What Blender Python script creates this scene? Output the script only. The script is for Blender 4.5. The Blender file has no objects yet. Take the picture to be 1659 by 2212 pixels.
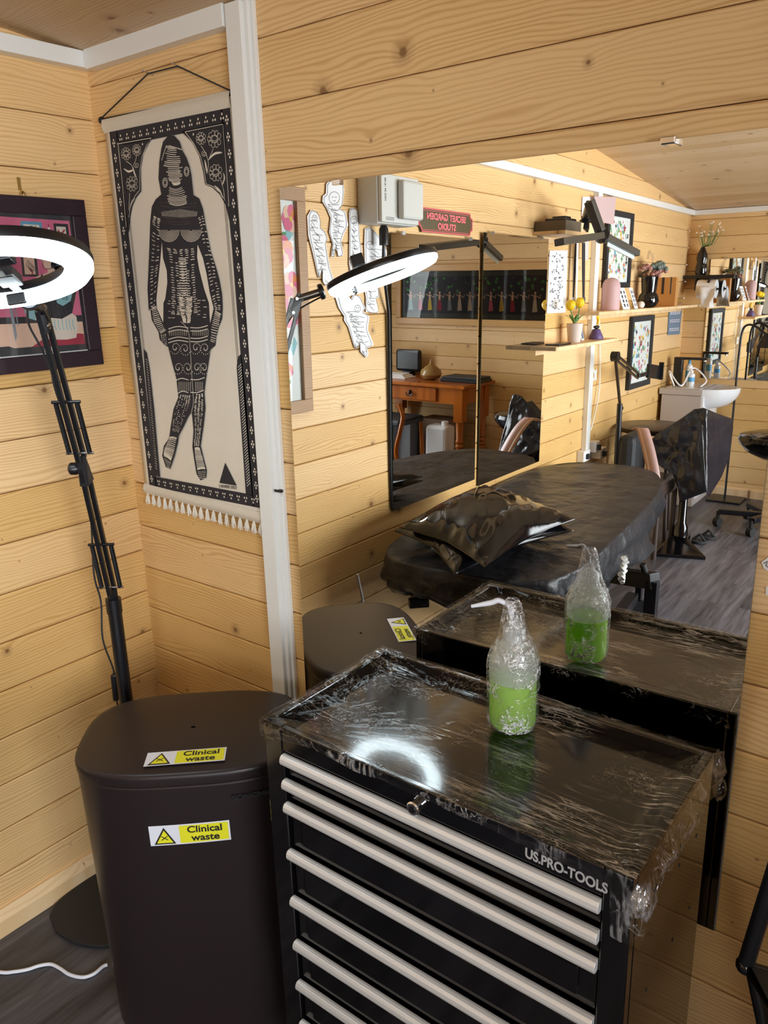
import bpy, bmesh, math, random
from mathutils import Vector, Matrix, noise
from mathutils.geometry import tessellate_polygon
random.seed(7)
SC = bpy.context.scene
COL = SC.collection
V = Vector

# ---------------------------------------------------------------- camera
YAW, PITCH, ROLL = -0.664742456, -0.280640883, -0.0264841382
FPX = 1721.669
CAM = V((1.842125, -1.25, 1.589375))
_cp, _sp, _cy, _sy = math.cos(PITCH), math.sin(PITCH), math.cos(YAW), math.sin(YAW)
FWD = V((_sy*_cp, _cy*_cp, _sp)); _r0 = V((_cy, -_sy, 0)); _u0 = _r0.cross(FWD)
_cr, _sr = math.cos(ROLL), math.sin(ROLL)
RGT = _cr*_r0 + _sr*_u0; UPV = -_sr*_r0 + _cr*_u0
cd = bpy.data.cameras.new('camera'); cam = bpy.data.objects.new('camera', cd); COL.objects.link(cam)
cam.matrix_world = Matrix(((RGT.x, UPV.x, -FWD.x, CAM.x), (RGT.y, UPV.y, -FWD.y, CAM.y), (RGT.z, UPV.z, -FWD.z, CAM.z), (0, 0, 0, 1)))
cd.sensor_fit = 'VERTICAL'; cd.sensor_height = 36.0; cd.lens = 36.0*FPX/2212.0
cd.clip_start = 0.02; cd.clip_end = 60
SC.camera = cam

# ---------------------------------------------------------------- light and exposure
SC.view_settings.view_transform = 'Standard'; SC.view_settings.look = 'None'
SC.view_settings.gamma = 1.0; SC.view_settings.use_curve_mapping = False
SC.view_settings.exposure = 0.42
SC.cycles.use_denoising = True
SC.cycles.max_bounces = 12; SC.cycles.glossy_bounces = 8; SC.cycles.transparent_max_bounces = 16
SC.cycles.diffuse_bounces = 5; SC.cycles.transmission_bounces = 8
SC.cycles.sample_clamp_indirect = 6.0; SC.cycles.caustics_reflective = False
W = bpy.data.worlds.new('sky'); SC.world = W; W.use_nodes = True
wb = W.node_tree.nodes['Background']; wb.inputs[0].default_value = (0.78, 0.88, 1.0, 1); wb.inputs[1].default_value = 2.2

def area(name, loc, aim, sx, sy, power, colr):
    l = bpy.data.lights.new(name, 'AREA'); l.shape = 'RECTANGLE'; l.size = sx; l.size_y = sy
    l.energy = power; l.color = colr
    o = bpy.data.objects.new(name, l); COL.objects.link(o); o.location = loc
    o.rotation_euler = (V(aim)-V(loc)).to_track_quat('-Z', 'Y').to_euler()
    return o
# daylight coming in through the glazed openings of the right wall
area('daylight_near', (3.42, -1.75, 1.5), (0, -1.3, 1.1), 1.2, 0.95, 62, (0.93, 0.97, 1.0))
area('daylight_far', (3.42, -3.5, 1.15), (0, -2.6, 0.8), 1.6, 1.75, 112, (0.93, 0.97, 1.0))

# ---------------------------------------------------------------- wall mirror plane and sight-line helpers
_a, _b, _y0 = 0.0079, 0.019, -0.016
MN = V((math.sin(_b), -math.cos(_b)*math.cos(_a), math.sin(_a))).normalized(); MO = V((1.1, _y0, 1.1))
TL_ = 0.008
LN = V((1, 0, -TL_)).normalized(); LO = V((0.016, -1.9, 1.25))
AX = {'x': 0, 'y': 1, 'z': 2}
def ray(px, py):
    return (RGT*((px-829.5)/FPX) - UPV*((py-1106)/FPX) + FWD)
def hit(o, d, ax, val):
    i = AX[ax]; return o + d*((val-o[i])/d[i])
def D(px, py, ax, val):            # a point seen directly
    return hit(CAM, ray(px, py), ax, val)
def _m(px, py):
    d = ray(px, py); P = CAM + d*((MO-CAM).dot(MN)/d.dot(MN)); return P, d-2*d.dot(MN)*MN
def Mi(px, py, ax, val):           # a point seen by way of the wall mirror
    P, d = _m(px, py); return hit(P, d, ax, val)
def M2(px, py, ax, val):           # seen by way of the wall mirror and a tall mirror
    P, d = _m(px, py); Q = P + d*((LO-P).dot(LN)/d.dot(LN)); return hit(Q, d-2*d.dot(LN)*LN, ax, val)

# ---------------------------------------------------------------- materials
MATS = {}
def nt(name):
    m = bpy.data.materials.new(name); m.use_nodes = True; MATS[name] = m
    return m, m.node_tree.nodes, m.node_tree.links, m.node_tree.nodes['Principled BSDF']
def mat(name, c, rough=0.5, metal=0.0, spec=0.5, coat=0.0, bump=None, sheen=0.0, var=None):
    if name in MATS: return MATS[name]
    m, N, L, b = nt(name)
    b.inputs['Base Color'].default_value = (*c, 1); b.inputs['Roughness'].default_value = rough
    b.inputs['Metallic'].default_value = metal; b.inputs['Specular IOR Level'].default_value = spec
    b.inputs['Coat Weight'].default_value = coat
    if var:
        g = N.new('ShaderNodeTexCoord'); n = N.new('ShaderNodeTexNoise'); n.inputs['Scale'].default_value = var[0]; n.inputs['Detail'].default_value = 4
        r = N.new('ShaderNodeMix'); r.data_type = 'RGBA'
        r.inputs[6].default_value = (*c, 1); r.inputs[7].default_value = (*var[1], 1)
        L.new(g.outputs['Object'], n.inputs['Vector']); L.new(n.outputs['Fac'], r.inputs[0]); L.new(r.outputs[2], b.inputs['Base Color'])
    if bump:
        g = N.new('ShaderNodeTexCoord'); mp = N.new('ShaderNodeMapping'); n = N.new('ShaderNodeTexNoise'); u = N.new('ShaderNodeBump')
        mp.inputs['Scale'].default_value = bump[2] if len(bump) > 2 else (1, 1, 1)
        n.inputs['Scale'].default_value = bump[0]; n.inputs['Detail'].default_value = 5
        u.inputs['Strength'].default_value = bump[1]; u.inputs['Distance'].default_value = bump[3] if len(bump) > 3 else 0.01
        L.new(g.outputs['Object'], mp.inputs['Vector']); L.new(mp.outputs[0], n.inputs['Vector'])
        L.new(n.outputs['Fac'], u.inputs['Height']); L.new(u.outputs[0], b.inputs['Normal'])
    return m
def emit(name, c, s):
    m, N, L, b = nt(name)
    b.inputs['Base Color'].default_value = (*c, 1); b.inputs['Emission Color'].default_value = (*c, 1); b.inputs['Emission Strength'].default_value = s
    return m
def math_(N, L, op, a, b=None, c=None):
    n = N.new('ShaderNodeMath'); n.operation = op
    for i, v in enumerate((a, b, c)):
        if v is None: continue
        if isinstance(v, (int, float)): n.inputs[i].default_value = v
        else: L.new(v, n.inputs[i])
    return n.outputs[0]
def wood(name, ua, va, pitch, phase, c1, c2, knot=(0.17, 0.07, 0.025), grain=1.0, rough=0.42, kscale=5.2, lines=760, tint=0.17):
    m, N, L, b = nt(name)
    g = N.new('ShaderNodeNewGeometry'); s = N.new('ShaderNodeSeparateXYZ'); L.new(g.outputs['Position'], s.inputs[0])
    u = s.outputs[AX[ua]]; v = s.outputs[AX[va]]
    pid = math_(N, L, 'FLOOR', math_(N, L, 'DIVIDE', math_(N, L, 'SUBTRACT', v, phase), pitch))
    wn = N.new('ShaderNodeTexWhiteNoise'); wn.noise_dimensions = '1D'; L.new(pid, wn.inputs['W'])
    rnd = wn.outputs['Value']
    uu = math_(N, L, 'ADD', u, math_(N, L, 'MULTIPLY', pid, 7.31))
    def vec(a, b_, c_):
        c = N.new('ShaderNodeCombineXYZ')
        for i, q in enumerate((a, b_, c_)):
            if isinstance(q, (int, float)): c.inputs[i].default_value = q
            else: L.new(q, c.inputs[i])
        return c.outputs[0]
    # knots
    vo = N.new('ShaderNodeTexVoronoi'); vo.voronoi_dimensions = '2D'; vo.inputs['Scale'].default_value = kscale
    L.new(vec(uu, v, 0), vo.inputs['Vector'])
    dist = math_(N, L, 'DIVIDE', vo.outputs['Distance'], kscale)
    sc = N.new('ShaderNodeSeparateColor'); L.new(vo.outputs['Color'], sc.inputs[0])
    kr = math_(N, L, 'MULTIPLY_ADD', math_(N, L, 'POWER', sc.outputs[0], 4.0), 0.010, 0.0013)
    kd = math_(N, L, 'DIVIDE', dist, kr)
    n1 = N.new('ShaderNodeTexNoise'); n1.inputs['Scale'].default_value = 1.0; n1.inputs['Detail'].default_value = 3
    L.new(vec(math_(N, L, 'MULTIPLY', uu, 1.7), math_(N, L, 'MULTIPLY', v, 9), rnd), n1.inputs['Vector'])
    swirl = math_(N, L, 'MULTIPLY', math_(N, L, 'POWER', 2.718, math_(N, L, 'MULTIPLY', dist, -45.0)), math_(N, L, 'MULTIPLY', sc.outputs[0], 14.0))
    ph = math_(N, L, 'ADD', math_(N, L, 'MULTIPLY', v, lines), math_(N, L, 'ADD', math_(N, L, 'MULTIPLY', n1.outputs['Fac'], 62.0), swirl))
    ring = math_(N, L, 'POWER', math_(N, L, 'MULTIPLY_ADD', math_(N, L, 'SINE', ph), 0.5, 0.5), 2.2)
    n2 = N.new('ShaderNodeTexNoise'); n2.inputs['Scale'].default_value = 1.0; n2.inputs['Detail'].default_value = 4
    L.new(vec(math_(N, L, 'MULTIPLY', uu, 1.2), math_(N, L, 'MULTIPLY', v, 26), rnd), n2.inputs['Vector'])
    n3 = N.new('ShaderNodeTexNoise'); n3.inputs['Scale'].default_value = 1.0; n3.inputs['Detail'].default_value = 3
    L.new(vec(math_(N, L, 'MULTIPLY', uu, 14), math_(N, L, 'MULTIPLY', v, 420), rnd), n3.inputs['Vector'])
    f = math_(N, L, 'MULTIPLY', ring, math_(N, L, 'MULTIPLY', n2.outputs['Fac'], 0.95*grain))
    f = math_(N, L, 'ADD', f, math_(N, L, 'MULTIPLY_ADD', n3.outputs['Fac'], 0.35*grain, -0.17*grain))
    n4 = N.new('ShaderNodeTexNoise'); n4.inputs['Scale'].default_value = 1.0
    L.new(vec(math_(N, L, 'MULTIPLY', uu, 2.2), math_(N, L, 'MULTIPLY', v, 7), 3.0), n4.inputs['Vector'])
    f = math_(N, L, 'ADD', f, math_(N, L, 'MULTIPLY_ADD', n4.outputs['Fac'], 0.5, -0.25))
    f.node.use_clamp = True
    mx = N.new('ShaderNodeMix'); mx.data_type = 'RGBA'; mx.inputs[6].default_value = (*c1, 1); mx.inputs[7].default_value = (*c2, 1)
    L.new(f, mx.inputs[0])
    hs = N.new('ShaderNodeHueSaturation'); L.new(mx.outputs[2], hs.inputs['Color'])
    L.new(math_(N, L, 'MULTIPLY_ADD', rnd, tint, 1.0-tint*0.5), hs.inputs['Value'])
    L.new(math_(N, L, 'MULTIPLY_ADD', rnd, -tint*1.1, 1.0+tint*0.5), hs.inputs['Saturation'])
    km = N.new('ShaderNodeMapRange'); km.inputs['From Min'].default_value = 1.45; km.inputs['From Max'].default_value = 0.6
    L.new(kd, km.inputs['Value'])
    halo = N.new('ShaderNodeMapRange'); halo.inputs['From Min'].default_value = 3.2; halo.inputs['From Max'].default_value = 1.0; halo.inputs['To Max'].default_value = 0.35
    L.new(kd, halo.inputs['Value'])
    m2 = N.new('ShaderNodeMix'); m2.data_type = 'RGBA'; L.new(math_(N, L, 'MAXIMUM', math_(N, L, 'MULTIPLY', km.outputs[0], 0.85), halo.outputs[0]), m2.inputs[0])
    L.new(hs.outputs[0], m2.inputs[6]); m2.inputs[7].default_value = (*knot, 1)
    L.new(m2.outputs[2], b.inputs['Base Color'])
    b.inputs['Roughness'].default_value = rough; b.inputs['Specular IOR Level'].default_value = 0.35
    bp = N.new('ShaderNodeBump'); bp.inputs['Strength'].default_value = 0.12; bp.inputs['Distance'].default_value = 0.003
    L.new(f, bp.inputs['Height']); L.new(bp.outputs[0], b.inputs['Normal'])
    return m
PW1, PW2 = (0.775, 0.512, 0.232), (0.52, 0.27, 0.085)
PITCH_ = 0.12185
PHL, PHM = 0.886, 0.8375
wood('pine_left', 'y', 'z', PITCH_, PHL, PW1, PW2)
wood('pine_back', 'x', 'z', PITCH_, PHM, PW1, PW2)
wood('pine_ceiling', 'x', 'y', 0.095, 0.0, (0.60, 0.43, 0.26), (0.42, 0.27, 0.13), kscale=5.5)
wood('pine_board', 'x', 'y', 0.3, 0.0, (0.78, 0.55, 0.30), (0.60, 0.35, 0.13))
wood('pine_board_y', 'y', 'x', 0.4, 0.0, (0.80, 0.58, 0.33), (0.62, 0.37, 0.15))
wood('oak_frame', 'y', 'z', 3.0, 0.0, (0.40, 0.24, 0.12), (0.24, 0.13, 0.06), kscale=1.0, lines=900)
wood('desk_wood', 'x', 'y', 0.2, 0.0, (0.38, 0.115, 0.028), (0.22, 0.055, 0.012), kscale=1.0, rough=0.25)
wood('gilt_wood', 'x', 'z', 3.0, 0.0, (0.62, 0.36, 0.13), (0.35, 0.18, 0.06), kscale=1.0, rough=0.3)
def floor_mat():
    m, N, L, b = nt('grey_vinyl_planks')
    g = N.new('ShaderNodeNewGeometry'); s = N.new('ShaderNodeSeparateXYZ'); L.new(g.outputs['Position'], s.inputs[0])
    c = N.new('ShaderNodeCombineXYZ'); L.new(s.outputs[1], c.inputs[0]); L.new(s.outputs[0], c.inputs[1])
    br = N.new('ShaderNodeTexBrick'); br.inputs['Scale'].default_value = 1.0; br.inputs['Brick Width'].default_value = 0.95; br.inputs['Row Height'].default_value = 0.105
    br.inputs['Mortar Size'].default_value = 0.0012; br.inputs['Color1'].default_value = (0, 0, 0, 1); br.inputs['Color2'].default_value = (1, 1, 1, 1); br.inputs['Mortar'].default_value = (0.1, 0.1, 0.1, 1)
    br.offset = 0.37; br.offset_frequency = 3
    L.new(c.outputs[0], br.inputs['Vector'])
    mp = N.new('ShaderNodeMapping'); mp.inputs['Scale'].default_value = (1.1, 13, 1); L.new(c.outputs[0], mp.inputs['Vector'])
    no = N.new('ShaderNodeTexNoise'); no.inputs['Scale'].default_value = 2.2; no.inputs['Detail'].default_value = 7; no.inputs['Roughness'].default_value = 0.65; no.inputs['Distortion'].default_value = 0.6
    off = N.new('ShaderNodeVectorMath'); off.operation = 'MULTIPLY_ADD'; off.inputs[1].default_value = (9, 9, 9)
    L.new(br.outputs['Color'], off.inputs[0]); L.new(mp.outputs[0], off.inputs[2]); L.new(off.outputs[0], no.inputs['Vector'])
    r = N.new('ShaderNodeValToRGB'); r.color_ramp.elements[0].color = (0.022, 0.021, 0.027, 1); r.color_ramp.elements[0].position = 0.3
    r.color_ramp.elements[1].color = (0.145, 0.137, 0.155, 1); r.color_ramp.elements[1].position = 0.72; L.new(no.outputs['Fac'], r.inputs[0])
    h = N.new('ShaderNodeHueSaturation'); L.new(r.outputs[0], h.inputs['Color'])
    sc = N.new('ShaderNodeSeparateColor'); L.new(br.outputs['Color'], sc.inputs[0])
    L.new(math_(N, L, 'MULTIPLY_ADD', sc.outputs[0], 0.9, 0.55), h.inputs['Value']); L.new(h.outputs[0], b.inputs['Base Color'])
    b.inputs['Roughness'].default_value = 0.42
    bp = N.new('ShaderNodeBump'); bp.inputs['Strength'].default_value = 0.15; bp.inputs['Distance'].default_value = 0.002; L.new(no.outputs['Fac'], bp.inputs['Height']); L.new(bp.outputs[0], b.inputs['Normal'])
floor_mat()
def film(name, layers, base, rough, bump, haze, k):
    """thin clear film: sheen by angle plus thin streak highlights painted in white where a stretched noise crosses its mid value"""
    m, N, L, b = nt(name); N.remove(b); out = N['Material Output']
    tc = N.new('ShaderNodeTexCoord'); rs = []; hs = []
    for (sx, rot, scale, width, mask) in layers:
        mp = N.new('ShaderNodeMapping'); mp.inputs['Scale'].default_value = sx; mp.inputs['Rotation'].default_value = (0, 0, rot)
        n = N.new('ShaderNodeTexNoise'); n.inputs['Scale'].default_value = scale; n.inputs['Detail'].default_value = 4; n.inputs['Distortion'].default_value = 0.5
        L.new(tc.outputs['Object'], mp.inputs[0]); L.new(mp.outputs[0], n.inputs['Vector']); hs.append(n.outputs['Fac'])
        r = math_(N, L, 'SUBTRACT', 1.0, math_(N, L, 'DIVIDE', math_(N, L, 'ABSOLUTE', math_(N, L, 'SUBTRACT', n.outputs['Fac'], 0.5)), width)); r.node.use_clamp = True
        q = N.new('ShaderNodeTexNoise'); q.inputs['Scale'].default_value = mask; q.inputs['Detail'].default_value = 2; L.new(tc.outputs['Object'], q.inputs['Vector'])
        w = N.new('ShaderNodeMapRange'); w.inputs['From Min'].default_value = 0.47; w.inputs['From Max'].default_value = 0.66; L.new(q.outputs['Fac'], w.inputs['Value'])
        rs.append(math_(N, L, 'MULTIPLY', r, w.outputs[0]))
    h = hs[0]; r = rs[0]
    for a in hs[1:]: h = math_(N, L, 'ADD', h, a)
    for a in rs[1:]: r = math_(N, L, 'MAXIMUM', r, a)
    bp = N.new('ShaderNodeBump'); bp.inputs['Strength'].default_value = bump; bp.inputs['Distance'].default_value = 0.002
    L.new(math_(N, L, 'ADD', math_(N, L, 'MULTIPLY', h, 0.6), r), bp.inputs['Height'])
    fr = N.new('ShaderNodeFresnel'); fr.inputs['IOR'].default_value = 1.38
    frc = math_(N, L, 'MINIMUM', math_(N, L, 'MULTIPLY', fr.outputs[0], 0.42), 0.12)
    fac = math_(N, L, 'ADD', math_(N, L, 'ADD', frc, base), math_(N, L, 'MULTIPLY', r, k)); fac.node.use_clamp = True
    gl = N.new('ShaderNodeBsdfGlossy'); gl.inputs['Roughness'].default_value = rough; L.new(bp.outputs[0], gl.inputs['Normal'])
    df = N.new('ShaderNodeBsdfDiffuse'); df.inputs[0].default_value = (0.85, 0.87, 0.9, 1)  # white colour for the streak highlights painted onto the film
    g2 = N.new('ShaderNodeMixShader'); L.new(math_(N, L, 'MULTIPLY', r, haze), g2.inputs[0]); L.new(gl.outputs[0], g2.inputs[1]); L.new(df.outputs[0], g2.inputs[2])
    tr = N.new('ShaderNodeBsdfTransparent'); mx = N.new('ShaderNodeMixShader')
    L.new(fac, mx.inputs[0]); L.new(tr.outputs[0], mx.inputs[1]); L.new(g2.outputs[0], mx.inputs[2]); L.new(mx.outputs[0], out.inputs[0])
film('cling_film', [((3.5, 42, 4), 0.42, 1.0, 0.017, 4.5), ((2.6, 60, 4), -0.16, 1.0, 0.011, 6), ((5, 30, 4), 1.0, 1.0, 0.012, 5), ((90, 90, 90), 0.0, 1.0, 0.012, 9)], 0.0, 0.035, 0.10, 0.5, 0.75)
film('cling_film_side', [((30, 30, 9), 0.4, 1.0, 0.045, 9), ((60, 60, 50), 0.0, 1.0, 0.03, 14)], 0.015, 0.06, 0.5, 0.40, 0.55)
film('crinkled_film', [((52, 52, 120), 0.2, 1.0, 0.06, 16), ((95, 95, 70), 0.9, 1.0, 0.07, 24)], 0.07, 0.10, 0.7, 0.9, 1.1)
mat('white_trim', (0.80, 0.80, 0.77), 0.35)
mat('black_paint', (0.003, 0.003, 0.004), 0.10, spec=0.6, coat=0.25)
mat('black_satin', (0.008, 0.008, 0.010), 0.32)
mat('black_matte', (0.014, 0.014, 0.016), 0.6)
mat('black_rubber', (0.02, 0.02, 0.022), 0.75)
mat('grey_plastic', (0.22, 0.22, 0.23), 0.5)
mat('aluminium', (0.80, 0.79, 0.78), 0.33, metal=0.35)
mat('chrome', (0.85, 0.85, 0.87), 0.12, metal=1.0)
mat('letter_grey', (0.42, 0.42, 0.43), 0.5)
mat('steel', (0.55, 0.55, 0.56), 0.3, metal=1.0)
mat('brass', (0.75, 0.52, 0.18), 0.3, metal=1.0)
mat('bin_brown', (0.019, 0.0125, 0.0135), 0.36, spec=0.4)
mat('mirror_silver', (0.93, 0.945, 0.93), 0.0, metal=1.0)
mat('mirror_grey', (0.74, 0.755, 0.75), 0.0, metal=1.0)
mat('mirror_edge', (0.03, 0.05, 0.05), 0.15)
mat('sticker_white', (0.80, 0.82, 0.90), 0.35)
mat('sticker_yellow', (0.82, 0.80, 0.03), 0.35)
mat('ink_black', (0.012, 0.012, 0.014), 0.5)
mat('cloth', (0.70, 0.63, 0.52), 0.9, bump=(900, 0.25), var=(14, (0.78, 0.71, 0.60)))
mat('cloth_hem', (0.68, 0.61, 0.50), 0.9, bump=(400, 0.3))
mat('ink_cloth', (0.022, 0.020, 0.024), 0.85, bump=(900, 0.2))
mat('ink_gap', (0.76, 0.69, 0.58), 0.9)
mat('tassel_cotton', (0.80, 0.75, 0.66), 0.95, bump=(300, 0.6, (1, 1, 0.1)))
mat('paper', (0.82, 0.82, 0.83), 0.7)
mat('paper_line', (0.03, 0.03, 0.035), 0.7)
mat('vinyl_black', (0.004, 0.004, 0.005), 0.085, spec=0.3, bump=(7, 0.10, (1, 1, 1)))
mat('sheet_black', (0.017, 0.017, 0.020), 0.38, spec=0.34, bump=(6, 0.8, (1, 1, 1), 0.035))
mat('bag_black', (0.013, 0.013, 0.017), 0.24, spec=0.6, bump=(9, 0.8, (1, 1, 1)))
emit('led_white', (0.80, 0.93, 1.0), 12)
def translucent(name, c, k, tr):
    m, N, L, b = nt(name); N.remove(b); out = N['Material Output']
    d = N.new('ShaderNodeBsdfDiffuse'); t = N.new('ShaderNodeBsdfTranslucent'); p = N.new('ShaderNodeBsdfTransparent')
    d.inputs[0].default_value = (*c, 1); t.inputs[0].default_value = (*c, 1)
    a = N.new('ShaderNodeMixShader'); a.inputs[0].default_value = k; L.new(d.outputs[0], a.inputs[1]); L.new(t.outputs[0], a.inputs[2])
    q = N.new('ShaderNodeMixShader'); q.inputs[0].default_value = tr; L.new(a.outputs[0], q.inputs[1]); L.new(p.outputs[0], q.inputs[2]); L.new(q.outputs[0], out.inputs[0])
translucent('milky_plastic', (0.88, 0.91, 0.92), 0.5, 0.30)
translucent('clear_plastic', (0.88, 0.95, 0.85), 0.5, 0.88)
translucent('green_liquid', (0.60, 0.93, 0.16), 0.5, 0.0)
def glass():
    m, N, L, b = nt('picture_glass'); N.remove(b); out = N['Material Output']
    gl = N.new('ShaderNodeBsdfGlossy'); gl.inputs['Roughness'].default_value = 0.01
    tr = N.new('ShaderNodeBsdfTransparent'); mx = N.new('ShaderNodeMixShader'); fr = N.new('ShaderNodeFresnel'); fr.inputs[0].default_value = 1.45
    L.new(fr.outputs[0], mx.inputs[0]); L.new(tr.outputs[0], mx.inputs[1]); L.new(gl.outputs[0], mx.inputs[2]); L.new(mx.outputs[0], out.inputs[0])
glass()

# ---------------------------------------------------------------- mesh helpers
WPOS = {}
class MB:
    def __init__(s): s.v = []; s.f = []; s.mi = []; s.sm = []; s.cur = 0; s.mats = []
    def use(s, name):
        if name not in s.mats: s.mats.append(name)
        s.cur = s.mats.index(name); return s
    def add(s, vs, fs, smooth=False):
        b = len(s.v); s.v += [V(q) for q in vs]
        for f in fs: s.f.append([b+i for i in f]); s.mi.append(s.cur); s.sm.append(smooth)
        return s
    def box(s, lo, hi):
        x0, y0, z0 = lo; x1, y1, z1 = hi
        return s.add([(x0, y0, z0), (x1, y0, z0), (x1, y1, z0), (x0, y1, z0), (x0, y0, z1), (x1, y0, z1), (x1, y1, z1), (x0, y1, z1)],
                     [(0, 3, 2, 1), (4, 5, 6, 7), (0, 1, 5, 4), (1, 2, 6, 5), (2, 3, 7, 6), (3, 0, 4, 7)])
    def obox(s, c, ax, ay, az):     # oriented box: centre and three half-axis vectors
        c = V(c); ax = V(ax); ay = V(ay); az = V(az)
        vs = [c+a*ax+b*ay+d*az for d in (-1, 1) for a, b in ((-1, -1), (1, -1), (1, 1), (-1, 1))]
        return s.add(vs, [(0, 3, 2, 1), (4, 5, 6, 7), (0, 1, 5, 4), (1, 2, 6, 5), (2, 3, 7, 6), (3, 0, 4, 7)])
    def bar(s, a, b, w, h=None, up=(0, 0, 1)):
        a = V(a); b = V(b); d = (b-a); h = h or w
        t = d.normalized(); side = t.cross(V(up))
        if side.length < 1e-3: side = t.cross(V((1, 0, 0)))
        side.normalize(); u = side.cross(t)
        return s.obox((a+b)/2, d/2, side*w/2, u*h/2)
    def tube(s, pts, r, n=10, caps=True, closed=False):
        pts = [V(p) for p in pts]; m = len(pts); rs = r if isinstance(r, (list, tuple)) else [r]*m
        vs = []; prev = None
        for i, p in enumerate(pts):
            if closed: t = (pts[(i+1) % m]-pts[i-1])
            else: t = pts[min(i+1, m-1)]-pts[max(i-1, 0)]
            t.normalize()
            if prev is None:
                a = t.cross(V((0, 0, 1)));
                if a.length < 0.05: a = t.cross(V((1, 0, 0)))
            else: a = prev - t*prev.dot(t)
            a.normalize(); prev = a; b = t.cross(a)
            for k in range(n):
                q = 2*math.pi*k/n; vs.append(p+(a*math.cos(q)+b*math.sin(q))*rs[i])
        fs = []
        for i in range(m if closed else m-1):
            j = (i+1) % m
            for k in range(n): fs.append((i*n+k, i*n+(k+1) % n, j*n+(k+1) % n, j*n+k))
        s.add(vs, fs, True)
        if caps and not closed:
            b = len(s.v)-m*n
            s.f.append([b+k for k in range(n)][::-1]); s.f.append([b+(m-1)*n+k for k in range(n)]); s.mi += [s.cur]*2; s.sm += [False]*2
        return s
    def lathe(s, prof, c, n=32, axis=None, caps=True):   # prof: (radius, height) list; c: base point; axis: direction
        c = V(c); ax = V(axis or (0, 0, 1)).normalized(); a = ax.cross(V((1, 0, 0)))
        if a.length < 0.05: a = ax.cross(V((0, 1, 0)))
        a.normalize(); b = ax.cross(a); vs = []
        for r, h in prof:
            for k in range(n):
                q = 2*math.pi*k/n; vs.append(c+ax*h+(a*math.cos(q)+b*math.sin(q))*r)
        fs = [(i*n+k, i*n+(k+1) % n, (i+1)*n+(k+1) % n, (i+1)*n+k) for i in range(len(prof)-1) for k in range(n)]
        s.add(vs, fs, True)
        if caps:
            base = len(s.v)-len(prof)*n
            if prof[0][0] > 1e-5: s.f.append([base+k for k in range(n)][::-1]); s.mi.append(s.cur); s.sm.append(False)
            if prof[-1][0] > 1e-5: s.f.append([base+(len(prof)-1)*n+k for k in range(n)]); s.mi.append(s.cur); s.sm.append(False)
        return s
    def ball(s, c, r, n=14, m=9, sq=(1, 1, 1)):
        c = V(c); vs = [c+V((0, 0, -r*sq[2]))]
        for i in range(1, m):
            p = math.pi*i/m
            for k in range(n):
                q = 2*math.pi*k/n; vs.append(c+V((math.sin(p)*math.cos(q)*r*sq[0], math.sin(p)*math.sin(q)*r*sq[1], -math.cos(p)*r*sq[2])))
        vs.append(c+V((0, 0, r*sq[2]))); fs = []
        for k in range(n): fs.append((0, 1+(k+1) % n, 1+k))
        for i in range(m-2):
            for k in range(n): fs.append((1+i*n+k, 1+i*n+(k+1) % n, 1+(i+1)*n+(k+1) % n, 1+(i+1)*n+k))
        e = 1+(m-1)*n; b = 1+(m-2)*n
        for k in range(n): fs.append((b+k, b+(k+1) % n, e))
        return s.add(vs, fs, True)
    def prism(s, pts, off):         # planar outline pushed along off (a solid plate)
        pts = [V(p) for p in pts]; off = V(off); n = len(pts)
        tri = tessellate_polygon([pts]); vs = pts+[p+off for p in pts]
        fs = [tuple(t) for t in tri]+[tuple(i+n for i in reversed(t)) for t in tri]+[(i, (i+1) % n, n+(i+1) % n, n+i) for i in range(n)]
        return s.add(vs, fs)
    def flat(s, pts, off=(0, 0, 0)):
        pts = [V(p)+V(off) for p in pts]; tri = tessellate_polygon([pts]); return s.add(pts, [tuple(t) for t in tri])
    def stroke(s, pts, w, nrm, off=0.0):   # inked line lying on a surface with normal nrm
        nrm = V(nrm).normalized(); pts = [V(p)+nrm*off for p in pts]; m = len(pts); vs = []
        if m < 2: return s
        for i, p in enumerate(pts):
            t = pts[min(i+1, m-1)]-pts[max(i-1, 0)]
            if t.length < 1e-9: t = V((0, 0, 1))
            a = nrm.cross(t.normalized())*(w/2); vs += [p-a, p+a]
        return s.add(vs, [(2*i, 2*i+2, 2*i+3, 2*i+1) for i in range(m-1)])
    def grid(s, P, closed_u=False, smooth=True):    # P[i][j] points
        n = len(P); m = len(P[0]); vs = [p for row in P for p in row]
        fs = [(i*m+j, i*m+(j+1) % m, ((i+1) % n)*m+(j+1) % m, ((i+1) % n)*m+j) for i in range(n-1) for j in range(m if closed_u else m-1)]
        return s.add(vs, fs, smooth)
    def build(s, name, material=None, parent=None, bevel=0, solid=0, sub=0, angle=40, flip=False):
        if material and not s.mats: s.mats = [material]
        if parent is None:
            xs = [p.x for p in s.v]; ys = [p.y for p in s.v]; zs = [p.z for p in s.v]
            org = V(((min(xs)+max(xs))/2, (min(ys)+max(ys))/2, min(zs)))
        else: org = WPOS[parent]
        me = bpy.data.meshes.new(name); me.from_pydata([tuple(p-org) for p in s.v], [], s.f)
        for q in s.mats: me.materials.append(MATS[q])
        for i, p in enumerate(me.polygons): p.material_index = s.mi[i]; p.use_smooth = s.sm[i]
        me.update()
        bm = bmesh.new(); bm.from_mesh(me); bmesh.ops.recalc_face_normals(bm, faces=bm.faces) if not flip else None; bm.to_mesh(me); bm.free()
        if any(s.sm): me.set_sharp_from_angle(angle=math.radians(angle))
        o = bpy.data.objects.new(name, me); COL.objects.link(o)
        if parent is None: o.location = org
        else: o.parent = parent
        WPOS[o] = org
        if bevel:
            b = o.modifiers.new('bevel', 'BEVEL'); b.width = bevel; b.segments = 2; b.limit_method = 'ANGLE'
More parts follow.
